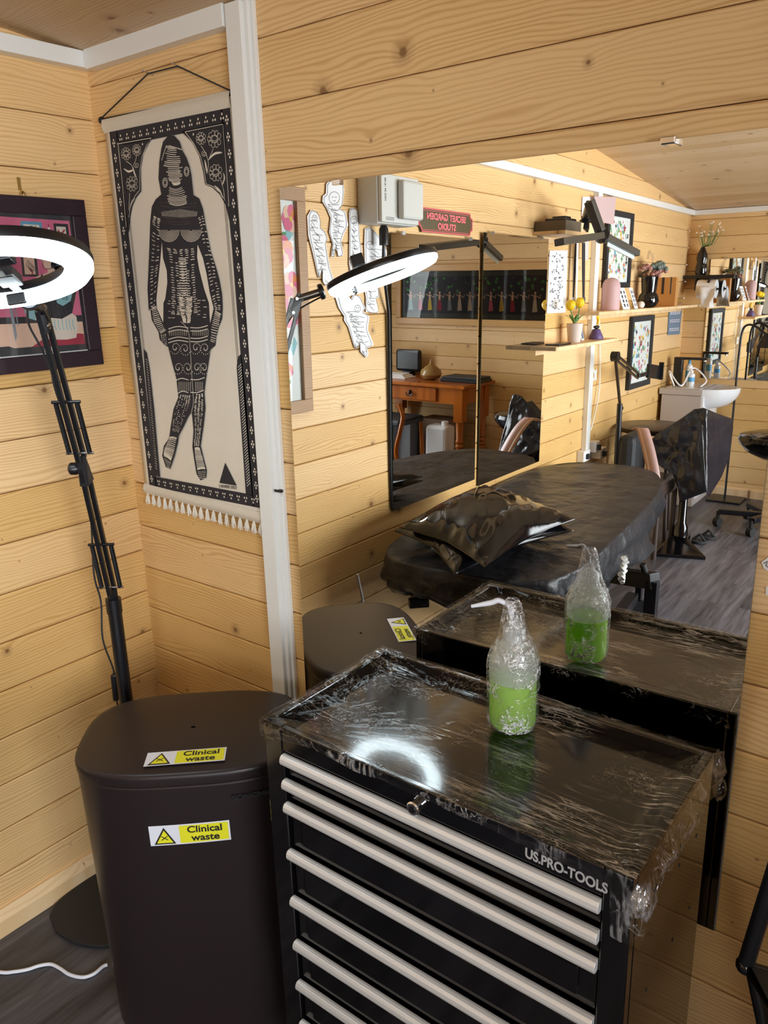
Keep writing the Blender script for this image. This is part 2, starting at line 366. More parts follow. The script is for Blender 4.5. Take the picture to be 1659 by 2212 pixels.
        if solid:
            b = o.modifiers.new('solid', 'SOLIDIFY'); b.thickness = solid; b.offset = 0
        if sub:
            b = o.modifiers.new('sub', 'SUBSURF'); b.levels = sub; b.render_levels = sub
        return o
def tag(o, label=None, cat=None, group=None, kind=None):
    if label: o['label'] = label
    if cat: o['category'] = cat
    if group: o['group'] = group
    if kind: o['kind'] = kind
    return o
def thing(name, loc, label, cat, group=None):
    o = bpy.data.objects.new(name, None); COL.objects.link(o); o.location = loc; o.empty_display_size = 0.05; WPOS[o] = V(loc)
    return tag(o, label, cat, group)
def text(body, size, material, at, u, v, parent, name='lettering', extrude=0.0004, align='CENTER', bold=0.0, sx=1.0):
    c = bpy.data.curves.new(name, 'FONT'); c.body = body; c.size = size; c.align_x = align; c.align_y = 'CENTER'; c.extrude = extrude; c.offset = bold
    t = bpy.data.objects.new(name, c); COL.objects.link(t)
    dg = bpy.context.evaluated_depsgraph_get(); me = bpy.data.meshes.new_from_object(t.evaluated_get(dg)); bpy.data.objects.remove(t)
    u = V(u).normalized(); v = V(v).normalized(); w = u.cross(v); org = WPOS[parent] if parent else V(at)
    for q in me.vertices: q.co = V(at)+u*q.co.x*sx+v*q.co.y+w*q.co.z-org
    me.materials.clear(); me.materials.append(MATS[material])
    o = bpy.data.objects.new(name, me); COL.objects.link(o); WPOS[o] = org
    if parent: o.parent = parent
    else: o.location = org
    return o
def catmull(pts, n=6):
    pts = [V(p) for p in pts]; out = []
    for i in range(len(pts)-1):
        p0 = pts[max(i-1, 0)]; p1 = pts[i]; p2 = pts[i+1]; p3 = pts[min(i+2, len(pts)-1)]
        for k in range(n):
            t = k/n; out.append(0.5*((2*p1)+(p2-p0)*t+(2*p0-5*p1+4*p2-p3)*t*t+(3*p1-p0-3*p2+p3)*t**3))
    return out+[pts[-1]]

# ================================================================ THE ROOM
RX, FY = 3.30, -5.22
def zc(y): return 2.122 + 0.098*min(-y, y-FY)        # ceiling height
def plank_wall(name, axis, plane, inward, rects, phase, material, gable=False):
    b = MB(); i_n = V(inward); ua = V((1, 0, 0)) if axis == 'x' else V((0, 1, 0))
    for (u0, u1, z0, z1) in rects:
        k = math.floor((z0-phase)/PITCH_+1e-6)
        while phase+k*PITCH_ < z1-1e-4:
            a = max(phase+k*PITCH_, z0); c = min(phase+(k+1)*PITCH_, z1); k += 1
            if c-a < 0.006: continue
            uu0, uu1 = u0, u1
            prof = [(-0.012, a), (-0.012, a+0.0010), (-0.0034, a+0.0010), (0, a+0.0052), (0, c-0.0036), (-0.0026, c-0.0010), (-0.012, c-0.0010), (-0.012, c)]
            n = len(prof); vs = []
            for u in (uu0, uu1):
                for d, z in prof: vs.append(ua*u + V((plane, 0, 0) if axis == 'y' else (0, plane, 0)) + i_n*d + V((0, 0, z)))
            b.add(vs, [(j, j+1, n+j+1, n+j) for j in range(n-1)])
            if abs(u0-rects[0][0]) > 0 or len(rects) > 1:
                pass
        # outer slab closes the wall
        p0 = ua*u0 + V((plane, 0, 0) if axis == 'y' else (0, plane, 0)) - i_n*0.012
        p1 = ua*u1 + V((plane, 0, 0) if axis == 'y' else (0, plane, 0)) - i_n*0.055
        b.box((min(p0.x, p1.x), min(p0.y, p1.y), z0), (max(p0.x, p1.x), max(p0.y, p1.y), z1))
    return tag(b.build(name, material), kind='structure')
plank_wall('wall_back', 'x', 0.0, (0, -1, 0), [(-0.012, RX, 0, 2.135)], PHM, 'pine_back')
plank_wall('wall_left', 'y', 0.0, (1, 0, 0), [(FY-0.012, 0.012, 0, 2.42)], PHL, 'pine_left')
plank_wall('wall_front', 'x', FY, (0, 1, 0), [(0, RX, 0, 2.135)], PHM, 'pine_back')
WIN = [(-2.35, -1.15, 1.0, 2.0), (-4.4, -2.6, 0.16, 2.0)]
plank_wall('wall_right', 'y', RX, (-1, 0, 0), [(FY, -4.4, 0, 2.42), (-4.4, -2.6, 0, 0.16), (-4.4, -2.6, 2.0, 2.42), (-2.6, -2.35, 0, 2.42),
                                                 (-2.35, -1.15, 0, 1.0), (-2.35, -1.15, 2.0, 2.42), (-1.15, 0.012, 0, 2.42)], PHL, 'pine_left')
for k, (y0, y1, z0, z1) in enumerate(WIN):
    b = MB(); w = 0.055
    b.box((RX-0.01, y0, z0), (RX+0.05, y0+w, z1)).box((RX-0.01, y1-w, z0), (RX+0.05, y1, z1))
    b.box((RX-0.01, y0+w, z0), (RX+0.05, y1-w, z0+w)).box((RX-0.01, y0+w, z1-w), (RX+0.05, y1-w, z1))
    ym = (y0+y1)/2; b.box((RX-0.005, ym-0.02, z0+w), (RX+0.045, ym+0.02, z1-w))
    f = b.build('window_%d' % (k+1), 'white_trim'); tag(f, kind='structure')
    g = MB().box((RX+0.018, y0+w, z0+w), (RX+0.022, y1-w, z1-w)).build('glass_pane', 'picture_glass', f)
fl = MB().box((0, FY, -0.05), (RX, 0, 0)).build('floor', 'grey_vinyl_planks'); tag(fl, kind='structure')
b = MB(); zr = zc(FY/2)
b.add([(0, 0, zc(0)), (RX, 0, zc(0)), (RX, FY/2, zr), (0, FY/2, zr), (0, FY, zc(FY)), (RX, FY, zc(FY))] +
      [(0, 0, zc(0)+.06), (RX, 0, zc(0)+.06), (RX, FY/2, zr+.06), (0, FY/2, zr+.06), (0, FY, zc(FY)+.06), (RX, FY, zc(FY)+.06)],
      [(0, 1, 2, 3), (3, 2, 5, 4), (6, 9, 8, 7), (9, 10, 11, 8), (0, 6, 7, 1), (4, 5, 11, 10), (0, 3, 9, 6), (3, 4, 10, 9), (1, 7, 8, 2), (2, 8, 11, 5)])
tag(b.build('ceiling', 'pine_ceiling'), kind='structure')
# white trims
def trim(name, boxes, bev=0.0015):
    b = MB()
    for lo, hi in boxes: b.box(lo, hi)
    return tag(b.build(name, 'white_trim', bevel=bev), kind='structure')
trim('trim_1', [((0.0, FY, 2.088), (0.032, 0, 2.124))])
trim('trim_2', [((0.034, -0.028, 2.084), (0.512, 0, 2.128))])
trim('trim_3', [((0.517, -0.026, 0.0), (0.560, 0, 2.122)), ((0.560, -0.017, 0.0), (0.571, 0, 2.122)), ((0.571, -0.010, 0.0), (0.580, 0, 2.122))])
trim('trim_4', [((0.0, FY, 2.088), (RX, FY+0.03, 2.122))])
mid = Mi(1278, 600, 'x', 0.0).y
trim('trim_5', [((0.0, mid-0.03, 0.62), (0.03, mid+0.03, 2.088))])
b = MB()
b.prism([(0, FY, 0), (0.022, FY, 0), (0.022, FY, 0.045), (0.008, FY, 0.07), (0, FY, 0.07)], (0, -FY, 0))
tag(b.build('baseboard_left', 'pine_board_y'), kind='structure')
b = MB().prism([(0.03, 0, 0), (0.03, -0.022, 0), (0.03, -0.022, 0.045), (0.03, -0.008, 0.07), (0.03, 0, 0.07)], (RX-0.03, 0, 0))
tag(b.build('baseboard_back', 'pine_board'), kind='structure')
b = MB().prism([(0.03, FY, 0), (0.03, FY+0.022, 0), (0.03, FY+0.022, 0.06), (0.03, FY, 0.07)], (RX-0.03, 0, 0))
tag(b.build('baseboard_front', 'pine_board'), kind='structure')

# ================================================================ BIG WALL MIRROR
def on_m(px, py): return _m(px, py)[0]
def mz(x, z):       # point of the mirror plane
    y = MO.y - (MN.x*(x-MO.x)+MN.z*(z-MO.z))/MN.y; return V((x, y, z))
mir = thing('wall_mirror', mz(1.11, 0.48), 'large frameless wall mirror hung above the black tool chest, showing the room behind', 'mirror')
c4 = [mz(0.634, 0.482), mz(1.583, 0.482), mz(1.583, 1.776), mz(0.634, 1.776)]
b = MB().use('mirror_silver').add(c4, [(0, 1, 2, 3)]); bk = [p - MN*0.005 for p in c4]
b.use('mirror_edge').add(c4+bk, [(7, 6, 5, 4), (0, 4, 5, 1), (1, 5, 6, 2), (2, 6, 7, 3), (3, 7, 4, 0)])
b.build('mirror_glass', None, mir)
for x in (0.785, 1.41):
    MB().box((x-0.011, -0.022, 1.768), (x+0.011, 0.0, 1.779)).build('clip', 'chrome', mir, bevel=0.002)
for x in (0.9, 1.35):
    MB().box((x-0.011, -0.032, 0.476), (x+0.011, 0.0, 0.486)).build('clip', 'chrome', mir, bevel=0.002)

# ================================================================ WALL HANGING
hy = -0.010
TQ = [D(*p, 'y', hy) for p in ((222+2, 257+1), (500, 197), (574, 1131), (316, 1063))]   # cloth corners TL TR BR BL
hang = thing('wall_hanging', (0.27, -0.005, 1.05), 'cream cloth wall hanging printed in black with a tattooed standing figure, on two black rods', 'wall hanging')
def bil(Q, s, t): return (Q[0]*(1-s)+Q[1]*s)*(1-t)+(Q[3]*(1-s)+Q[2]*s)*t
b = MB()
P = []
for i in range(61):
    t = i/60; row = []
    for j in range(25):
        s = j/24; p = bil(TQ, s, t)
        edge = 0.003*noise.noise(V((t*9, s*0.5, 1)))*(1 if 0 < t < 1 else 0)
        p = p + V((edge*(s*2-1), -0.0008*(1+math.sin(s*7+t*3)), 0)); row.append(p)
    P.append(row)
b.grid(P); cloth = b.build('cloth', 'cloth', hang, solid=0.0008)
b = MB()
P = [[bil(TQ, j/16, -0.002+0.036*i/4)+V((0, -0.003-0.006*math.sin(math.pi*i/4), 0)) for j in range(17)] for i in range(5)]
b.grid(P)
b.build('hem', 'cloth_hem', hang); b = MB()
P = [[bil(TQ, j/16, 0.972+0.03*i/4)+V((0, -0.003-0.006*math.sin(math.pi*i/4), 0)) for j in range(17)] for i in range(5)]
b.grid(P); b.build('hem', 'cloth_hem', hang)
r0, r1 = D(220, 260, 'y', hy), D(507, 201, 'y', hy)
MB().tube([r0, r1], 0.0048, 12).build('rod', 'black_satin', hang)
q0, q1 = D(314, 1060, 'y', hy), D(577, 1117, 'y', hy)
MB().tube([q0, q1], 0.0048, 12).build('rod', 'black_satin', hang)
for p in (r0, r1): MB().ball(p, 0.0085).build('rod_knob', 'black_satin', hang)
n1, n2 = D(320, 159, 'y', -0.012), D(384, 143, 'y', -0.012)
MB().tube([r0+V((0.006, -0.004, 0.004)), n1, n2, r1+V((-0.006, -0.004, 0.004))], 0.0016, 8).build('cord', 'black_rubber', hang)
for p in (n1, n2):
    t = MB().tube([p+V((0.002, 0.016, -0.003)), p+V((-0.004, -0.010, 0.005))], 0.0011, 8).tube([p+V((-0.004, -0.010, 0.005)), p+V((-0.0043, -0.011, 0.0055))], 0.0026, 8).build('nail', 'steel')
    tag(t, 'steel nail in the back wall holding the %s bend of the hanging cord' % ('left' if p is n1 else 'right'), 'nail', 'nails holding the hanging cord')
for k in range(19):
    s = (k+0.5)/19; p = bil(TQ, s, 1.0)+V((0, -0.004, 0)); b = MB()
    for j in range(13):
        a = (j-6)/6; b.tube([p, p+V((a*0.004, -0.001, -0.008)), p+V((a*0.0085+random.uniform(-.001, .001), random.uniform(-.004, .001), -0.030+abs(a)*0.004+random.uniform(-.003, .003)))], [0.0014, 0.0016, 0.0008], 5)
    b.build('tassel', 'tassel_cotton', hang)
# printed design
NB = V((0, -1, 0)); LY = hy-0.0035
IQ = [D(*p, 'y', LY) for p in ((236.2, 285), (496, 227.5), (564.3, 1098), (323, 1050))]
def a5(x, y): return D(180+x/3.7705, 120+y/3.7705, 'y', LY)
def a6(x, y): return D(240+x/4.1475, 640+y/4.1475, 'y', LY)
ink = MB().use('ink_cloth'); gap = MB().use('ink_gap')
sb, tb = 0.075, 0.023
sl, sr, tt, tbm = 0.062, 0.946, 0.040, 0.966
def q(s, t): return bil(IQ, s, t)
def quadst(m, s0, s1, t0, t1, n=12):
    for i in range(n):
        a = t0+(t1-t0)*i/n; c = t0+(t1-t0)*(i+1)/n; m.add([q(s0, a), q(s1, a), q(s1, c), q(s0, c)], [(0, 1, 2, 3)])
quadst(ink, 0, sl+0.012, 0, 1); quadst(ink, sr-0.012, 1, 0, 1)
quadst(ink, sl, sr, 0, tt); quadst(ink, sl, sr, tbm, 1)
def dotg(p, r, up=1.25):
    vs = [p+V((math.cos(2*math.pi*k/10)*r, -0.0004, math.sin(2*math.pi*k/10)*r*up)) for k in range(10)]; gap.add(vs, [tuple(range(10))])
for k in range(15):
    s = 0.10+0.84*k/14
    for t, sg in ((tt*0.5, 1), (1-(1-tbm)*0.5, -1)):
        c = q(s, t); dotg(c+V((0, 0, 0.0042*sg)), 0.0021); dotg(c+V((-0.0036, 0, -0.0038*sg)), 0.0021); dotg(c+V((0.0036, 0, -0.0038*sg)), 0.0021)
for k in range(26):
    t = 0.03+0.945*k/25
    for s in (sl*0.5, 1-(1-sr)*0.5):
        c = q(s, t)
        for dx, dz in ((0, 0.0065), (-0.0032, 0), (0.0032, 0), (0, -0.0065)): dotg(c+V((dx, 0, dz)), 0.0022)
def L(m, pts, w, off=0.0006): m.stroke(pts, w, NB, off)
# corner panels
pl = [a5(272, 700), a5(575, 655), a5(530, 720), a5(490, 800), a5(468, 920), a5(470, 1000), a5(472, 1105), a5(430, 1160), a5(400, 1230), a5(385, 1310), a5(375, 1420), a5(355, 1500)]
pr = [a5(797, 617), a5(1148, 545), a5(1190, 1300), a5(1205, 1500), a5(1190, 1350), a5(1160, 1220), a5(1110, 1130), a5(1050, 1075), a5(993, 1050), a5(975, 940), a5(945, 820), a5(890, 710)]
ink.flat(pl); ink.flat(pr)
L(gap, [a5(278, 720), a5(555, 672), a5(515, 735), a5(478, 830), a5(462, 930), a5(462, 1095), a5(425, 1140), a5(385, 1230), a5(372, 1320)], 0.0013)
L(gap, [a5(283, 710), a5(320, 1050), a5(352, 1400)], 0.0016)
L(gap, [a5(830, 622), a5(1138, 560), a5(1165, 900), a5(1188, 1230), a5(1120, 1120), a5(1060, 1068), a5(1002, 1045), a5(985, 930), a5(955, 820), a5(900, 715), a5(830, 622)], 0.0013)
def flower(f, x, y, r):
    for k in range(9):
        a = math.radians(-150+k*300/8+90+90); c = f(x+r*0.62*math.cos(a), y+r*0.72*math.sin(a)); pr_ = r*0.30/3.77*0.00088
        L(gap, [c+V((math.cos(2*math.pi*j/8)*pr_*1.1, 0, math.sin(2*math.pi*j/8)*pr_*1.1)) for j in range(9)], 0.0009)
    for rr in (0.35,):
        L(gap, [f(x+r*rr*math.cos(2*math.pi*j/10), y+r*rr*1.2*math.sin(2*math.pi*j/10)) for j in range(11)], 0.001)
    L(gap, [f(x-r*.3, y+r*.1), f(x, y+r*.25), f(x+r*.3, y+r*.05)], 0.0009)
for fx in ((350, 800, 52), (437, 770, 46), (398, 1045, 62), (960, 675, 50), (1070, 680, 70), (1080, 955, 68)): flower(a5, *fx)
def leaf(pts, w): 
    pts = catmull(pts, 4); m = len(pts)
    for i in range(m-1):
        L(gap, [pts[i], pts[i+1]], w*math.sin(math.pi*(i+0.7)/m)+0.0006)
for lp in ([(330, 920), (370, 945), (410, 930)], [(400, 900), (415, 950), (430, 990)], [(380, 1250), (395, 1200), (420, 1160)], [(1020, 850), (1070, 800), (1130, 790)], [(990, 850), (1000, 900), (1010, 960)], [(1070, 1060), (1110, 1100), (1140, 1160)], [(1140, 950), (1150, 1000), (1135, 1050)]):
    leaf([a5(*p) for p in lp], 0.004)
for st in ([(350, 860), (400, 900), (430, 980), (440, 1010)], [(437, 815), (420, 880)], [(960, 735), (1000, 800), (1020, 870), (1015, 940)], [(1060, 760), (1030, 830)], [(1120, 1010), (1145, 1100), (1150, 1180)], [(380, 1120), (375, 1200), (372, 1260)]):
    L(gap, catmull([a5(*p) for p in st], 4), 0.0012)
for cx, cy in ((435, 893), (988, 800)): L(gap, [a5(cx+(4+k*1.1)*math.cos(k*.55), cy+(4+k*1.1)*math.sin(k*.55)) for k in range(20)], 0.001)
dotg(a5(483, 722), 0.002); dotg(a5(897, 642), 0.002)
# long thin inner lines and side pillars
for off in (0.0, 0.011): 
    L(ink, [q(sl+0.030+off, t/20) for t in range(1, 20)], 0.0012); 
    L(ink, [q(sr-0.030-off, t/20) for t in range(1, 20)], 0.0012)
pL = [a6(293, 470), a6(320, 505), a6(345, 640), a6(385, 1000), a6(415, 1350), a6(440, 1620), a6(400, 1610), a6(370, 1330), a6(335, 1000), a6(300, 640)]
pR = [a6(1165, 515), a6(1135, 545), a6(1125, 640), a6(1145, 900), a6(1170, 1250), a6(1207, 1770), a6(1272, 1788), a6(1240, 1350), a6(1215, 1000), a6(1180, 640)]
ink.flat(pL); ink.flat(pR)
for k in range(44):
    t = k/44; y = 560+1000*t; xl = 318+ (410-318)*t; L(gap, [a6(xl-8, y), a6(xl+10, y+16)], 0.0011)
    y = 620+1090*t; xr = 1150+(1232-1150)*t; L(gap, [a6(xr+18, y-14), a6(xr-12, y+18)], 0.0014)
ink.flat([a6(1022, 1490), a6(1125, 1697), a6(970, 1672)])
# figure silhouette
sil = [a5(*p) for p in ((635, 760), (650, 700), (690, 655), (740, 652), (785, 700), (808, 775), (840, 830), (865, 900), (880, 970), (897, 1135), (945, 1165), (975, 1250), (1000, 1400), (1040, 1600), (1080, 1720), (1110, 1830), (1130, 1940), (1135, 2100))]
sil += [a6(*p) for p in ((1000, 90), (995, 200), (960, 290), (942, 370), (935, 440), (890, 480), (885, 520), (870, 620), (850, 740), (836, 860), (846, 1000), (830, 1150), (803, 1340), (830, 1450), (858, 1560), (852, 1625), (800, 1650), (765, 1590), (742, 1450), (728, 1350), (738, 1200), (722, 1035), (690, 1085), (650, 1170), (606, 1250), (600, 1310), (570, 1430), (530, 1548), (490, 1530), (458, 1430), (473, 1340), (520, 1270), (537, 1150), (560, 1010), (603, 905), (585, 740), (545, 590), (512, 455), (470, 430), (435, 385), (425, 320), (365, 215), (350, 110))]
sil += [a5(*p) for p in ((533, 2080), (523, 1900), (530, 1750), (540, 1500), (545, 1350), (558, 1230), (590, 1170), (635, 1130), (612, 1000), (618, 870))]
ink.flat(sil, (0, -0.0001, 0))
gap.flat([a5(*p) for p in ((932, 1540), (975, 1650), (1005, 1780), (1030, 1930), (1062, 2060))]+[a6(*p) for p in ((905, 170), (888, 240), (878, 60))]+[a5(985, 1900), a5(945, 1740), a5(928, 1640)], (0, -0.0004, 0))
gap.flat([a5(*p) for p in ((641, 1520), (650, 1650), (680, 1750), (685, 1850), (668, 1980))]+[a6(*p) for p in ((470, 60), (468, 235), (412, 110))]+[a5(*p) for p in ((596, 1990), (612, 1830), (630, 1650))], (0, -0.0004, 0))
def hatch(Lp, Rp, n, bow, w, f, segs=1, jit=0.1, lo=0.06, hi=0.94, skip=0.0):
    Lp = catmull([V((*p, 0)) for p in Lp], 8); Rp = catmull([V((*p, 0)) for p in Rp], 8)
    def at(P, t): i = t*(len(P)-1); j = min(int(i), len(P)-2); return P[j].lerp(P[j+1], i-j)
    for k in range(n):
        t = (k+0.5)/n; A = at(Lp, t); B = at(Rp, t)
        for sgm in range(segs):
            a = lo+(hi-lo)*sgm/segs+0.02; c = lo+(hi-lo)*(sgm+1)/segs-0.02
            if random.random() < skip: continue
            a += random.uniform(0, jit)*(c-a); c -= random.uniform(0, jit)*(c-a)
            pts = []
            for i in range(5):
                x = a+(c-a)*i/4; p = A.lerp(B, x); pts.append(f(p.x, p.y+bow*math.sin(math.pi*x)))
            L(gap, pts, w*random.uniform(0.75, 1.2), 0.0008)
# face, neck, chest collar
hatch([(665, 720), (640, 850), (660, 980), (720, 1050)], [(760, 740), (815, 860), (825, 960), (800, 1040)], 24, 12, 0.0015, a5, 1, 0.22)
hatch([(690, 1060), (665, 1140), (680, 1200)], [(815, 1060), (865, 1140), (860, 1200)], 12, 26, 0.0012, a5, 1, 0.1)
hatch([(600, 1180), (630, 1290), (690, 1370)], [(955, 1190), (910, 1290), (880, 1370)], 7, 14, 0.0016, a5, 24, 0.5, skip=0.1)
for i in range(24):
    x = 640+i*12.5; y0 = 1250+abs(i-12)*2; L(gap, [a5(x, y0), a5(x+(x-790)*-0.05, y0+70-abs(i-12)*3)], 0.0013, 0.0008)
for cx in (700, 880):
    for r in (14, 24, 34, 44, 54, 64, 74, 84): L(gap, [a5(cx+r*math.cos(a/8*math.pi), 1420+r*1.15*math.sin(a/8*math.pi)) for a in range(9)], 0.0012, 0.0008)
hatch([(660, 1560), (690, 1750), (700, 1950), (690, 2100)], [(930, 1560), (930, 1750), (945, 1950), (960, 2100)], 30, 16, 0.0016, a5, 5, 0.35, skip=0.08)
hatch([(765, 1640), (775, 1900), (790, 2110)], [(850, 1640), (860, 1900), (860, 2110)], 26, 6, 0.0022, a5, 1, 0.15)
hatch([(600, 0), (605, 120), (640, 230)], [(745, 0), (740, 120), (720, 230)], 20, 9, 0.0024, a6, 2, 0.2)
hatch([(490, 30), (500, 200)], [(600, 30), (590, 200)], 6, 3, 0.0013, a6, 2, 0.4, skip=0.2)
hatch([(760, 30), (760, 200)], [(870, 30), (870, 200)], 6, -3, 0.0013, a6, 2, 0.4, skip=0.2)
# arms
hatch([(560, 1290), (555, 1400), (545, 1650), (540, 1850), (545, 2080)], [(640, 1330), (632, 1450), (628, 1650), (610, 1800), (590, 2050)], 30, 8, 0.0017, a5, 2, 0.4, skip=0.12)
hatch([(930, 1330), (965, 1500), (1000, 1750), (1040, 1950), (1065, 2080)], [(985, 1300), (1030, 1500), (1085, 1740), (1120, 1920), (1125, 2080)], 30, -8, 0.0017, a5, 2, 0.4, skip=0.12)
hatch([(360, 100), (375, 220), (440, 340)], [(410, 80), (450, 200), (500, 300)], 16, 3, 0.0017, a6, 1)
hatch([(930, 120), (900, 240), (885, 400)], [(995, 160), (975, 260), (935, 420)], 16, 3, 0.0017, a6, 1)
hatch([(440, 345), (455, 420)], [(500, 330), (510, 440)], 7, 3, 0.0013, a6, 3, 0.4)
# legs
for y in (270, 300, 365, 395, 735, 850): 
    x0, x1 = (515+max(0, y-400)*0.18, 880-max(0, y-400)*0.08); L(gap, catmull([a6(x0, y+22), a6((x0+690)/2, y), a6(695, y+14)], 5), 0.0019, 0.0008); L(gap, catmull([a6(712, y+10), a6((x1+700)/2, y+12), a6(x1-12, y-8)], 5), 0.0019, 0.0008)
for cx, cy, sgn in ((580, 460, 1), (665, 470, -1), (765, 460, 1), (845, 465, -1), (605, 640, 1), (690, 640, -1), (775, 640, 1), (835, 640, -1)):
    for k in range(22):
        a = k*0.42; r = 8+k*2.0; dotg(a6(cx+sgn*r*math.cos(a), cy+r*1.25*math.sin(a))+V((0, -0.0008, 0)), 0.0013, 1.0)
for x in list(range(525, 690, 17))+list(range(735, 875, 17)):
    for j in range(5): L(gap, [a6(x, 300+j*11), a6(x, 307+j*11)], 0.0016, 0.0008)
for x in list(range(612, 720, 17))+list(range(760, 835, 15)):
    for j in range(7): L(gap, [a6(x, 768+j*12), a6(x, 776+j*12)], 0.0018, 0.0008)
hatch([(612, 880), (585, 960), (550, 1100), (545, 1200)], [(720, 880), (715, 960), (660, 1100), (610, 1220)], 26, 4, 0.0014, a6, 5, 0.5, skip=0.25)
hatch([(755, 870), (735, 1000), (745, 1180), (738, 1340)], [(832, 870), (838, 1000), (815, 1180), (795, 1340)], 46, 5, 0.0014, a6, 3, 0.45, skip=0.12)
hatch([(520, 1260), (470, 1370), (465, 1430)], [(598, 1270), (575, 1400), (545, 1480)], 17, -9, 0.0022, a6, 1, 0.05)
hatch([(745, 1360), (750, 1450), (768, 1560)], [(800, 1360), (830, 1450), (855, 1550)], 16, -8, 0.0022, a6, 1, 0.05)
hatch([(470, 1440), (500, 1530)], [(545, 1490), (530, 1545)], 5, 0, 0.0014, a6, 5, 0.2)
hatch([(770, 1570), (790, 1640)], [(856, 1560), (850, 1630)], 5, 0, 0.0014, a6, 6, 0.2)
L(gap, catmull([a6(*p) for p in ((625, 225), (690, 300), (710, 450), (722, 650), (735, 850), (740, 950), (722, 1040))], 6), 0.0012, 0.0009)
for cx, cy in ((668, 1035), (843, 945)): 
    for r in (12, 20): L(gap, [a5(cx+r*math.cos(j*.63), cy+r*1.9*math.sin(j*.63)) for j in range(11)], 0.0014, 0.0008)
for s_ in range(14): 
    t = s_/13; dotg(a5(675-35*t, 740+110*t), 0.0011, 1); dotg(a5(700+100*t, 735+30*t), 0.0013, 1)
ink.build('printed_ink', None, hang); gap.build('print_highlights', None, hang)
tx = a6(1047, 1708); text('S RIVERS 2023', 0.0105, 'ink_cloth', tx+V((0, -0.0008, 0)), D(513, 1051, 'y', hy)-D(474, 1047, 'y', hy), (0, 0, 1), hang, 'signature', 0.0002)

# ================================================================ FRAMED PICTURE ON LEFT WALL (seen directly)
LX = 0.030
def dl(x, y, o=0.0): return D(x, y, 'x', LX+o)
def a7(x, y): return D(x/4.808, 380+y/4.808, 'x', 0.020)
fr = thing('framed_picture', (0, -0.23, 1.405), 'dark plum framed picture of a seated tattooed woman, on left wall behind the ring light', 'picture')
yr = dl(183, 436).y; yl = yr-0.335; zt, zb = 1.797, 1.408; ht = (zt-zb)
mat('frame_plum', (0.022, 0.010, 0.018), 0.35)
def frame(parent, x0, x1, y0, y1, z0, z1, w, material, name='frame', lip=0.0):
    b = MB()
    for (A, B) in (((y0, z0), (y1, z0+w)), ((y0, z1-w), (y1, z1)), ((y0, z0+w), (y0+w, z1-w)), ((y1-w, z0+w), (y1, z1-w))):
        b.box((x0, A[0], A[1]), (x1, B[0], B[1]))
    return b.build(name, material, parent, bevel=0.002)
frame(fr, 0.002, LX, yl, yr, zb, zt, 0.037, 'frame_plum')
mat('mount_grey', (0.045, 0.045, 0.05), 0.7); mat('art_pink', (0.75, 0.17, 0.28), 0.7); mat('art_peach', (0.85, 0.55, 0.40), 0.7); mat('art_red', (0.42, 0.04, 0.07), 0.7)
mat('art_dark', (0.03, 0.028, 0.032), 0.7); mat('art_skin', (0.86, 0.56, 0.42), 0.7); mat('art_cream', (0.82, 0.70, 0.58), 0.7); mat('art_blue', (0.12, 0.38, 0.55), 0.7); mat('art_teal', (0.30, 0.55, 0.58), 0.7); mat('art_greytone', (0.30, 0.32, 0.36), 0.7)
mat('art_green', (0.10, 0.32, 0.12), 0.7); mat('art_yellow', (0.80, 0.55, 0.08), 0.7); mat('art_white', (0.82, 0.84, 0.80), 0.7); mat('art_orange', (0.78, 0.25, 0.08), 0.7)
b = MB().box((0.002, yl+0.03, zb+0.03), (0.019, yr-0.03, zt-0.03)).build('mount', 'mount_grey', fr)
NL = V((1, 0, 0)); A = MB()
def pg(m, pts, f, off=0.0): A.use(m).flat([f(*p) for p in pts], (off, 0, 0))
def ln(m, pts, f, w, off=0.0006, sm=0): 
    q_ = [f(*p) for p in pts]; A.use(m).stroke(catmull(q_, sm) if sm else q_, w, NL, off)
e = 0.0
def rect7(x0, y0, x1, y1): return [(x0, y0), (x1, y0+(x1-x0)*0.06), (x1+(y1-y0)*0.1, y1+(x1-x0)*0.0), (x0+(y1-y0)*0.1, y1)]
pg('art_pink', [(-560, 350), (-300, 380), (0, 420), (718, 468), (848, 1445), (30, 1470), (-560, 1500)], a7)
pg('art_dark', [(-560, 1500), (30, 1470), (848, 1445), (856, 1510), (35, 1540), (-560, 1560)], a7, .0002)
pg('art_peach', [(-560, 1560), (35, 1540), (856, 1512), (884, 1745), (330, 1775), (150, 1790), (90, 1770), (-560, 1830)], a7, .0002)
pg('art_red', [(330, 1776), (440, 1700), (820, 1635), (868, 1640), (884, 1745)], a7, .0004)
for fx in ((212, 468, 430, 640, 'art_blue', 'art_cream'), (553, 492, 705, 640, 'art_dark', 'art_cream'), (212, 812, 378, 1045, 'art_dark', 'art_skin'), (-300, 500, -80, 900, 'art_dark', 'art_cream')):
    x0, y0, x1, y1, m1_, m2_ = fx; pg(m1_, rect7(x0, y0, x1, y1), a7, .0003); pg(m2_, rect7(x0+28, y0+32, x1-25, y1-22), a7, .0006)
for k in range(6): ln('art_dark', [(290+10*k, 870+12*k), (270+20*k, 930+10*k), (330, 990)], a7, .0012, .0009)
ln('art_red', [(300, 960), (340, 1010), (320, 1030)], a7, .003, .0009)
ln('art_red', [(600, 560), (630, 600), (670, 560)], a7, .004, .0009, 4)
ln('art_dark', [(300, 530), (330, 520), (350, 545), (370, 520)], a7, .0015, .0009, 3)
ln('art_white', [(505, 535), (507, 560)], a7, .005, .0006); ln('art_red', [(500, 500), (505, 530)], a7, .003, .0006)
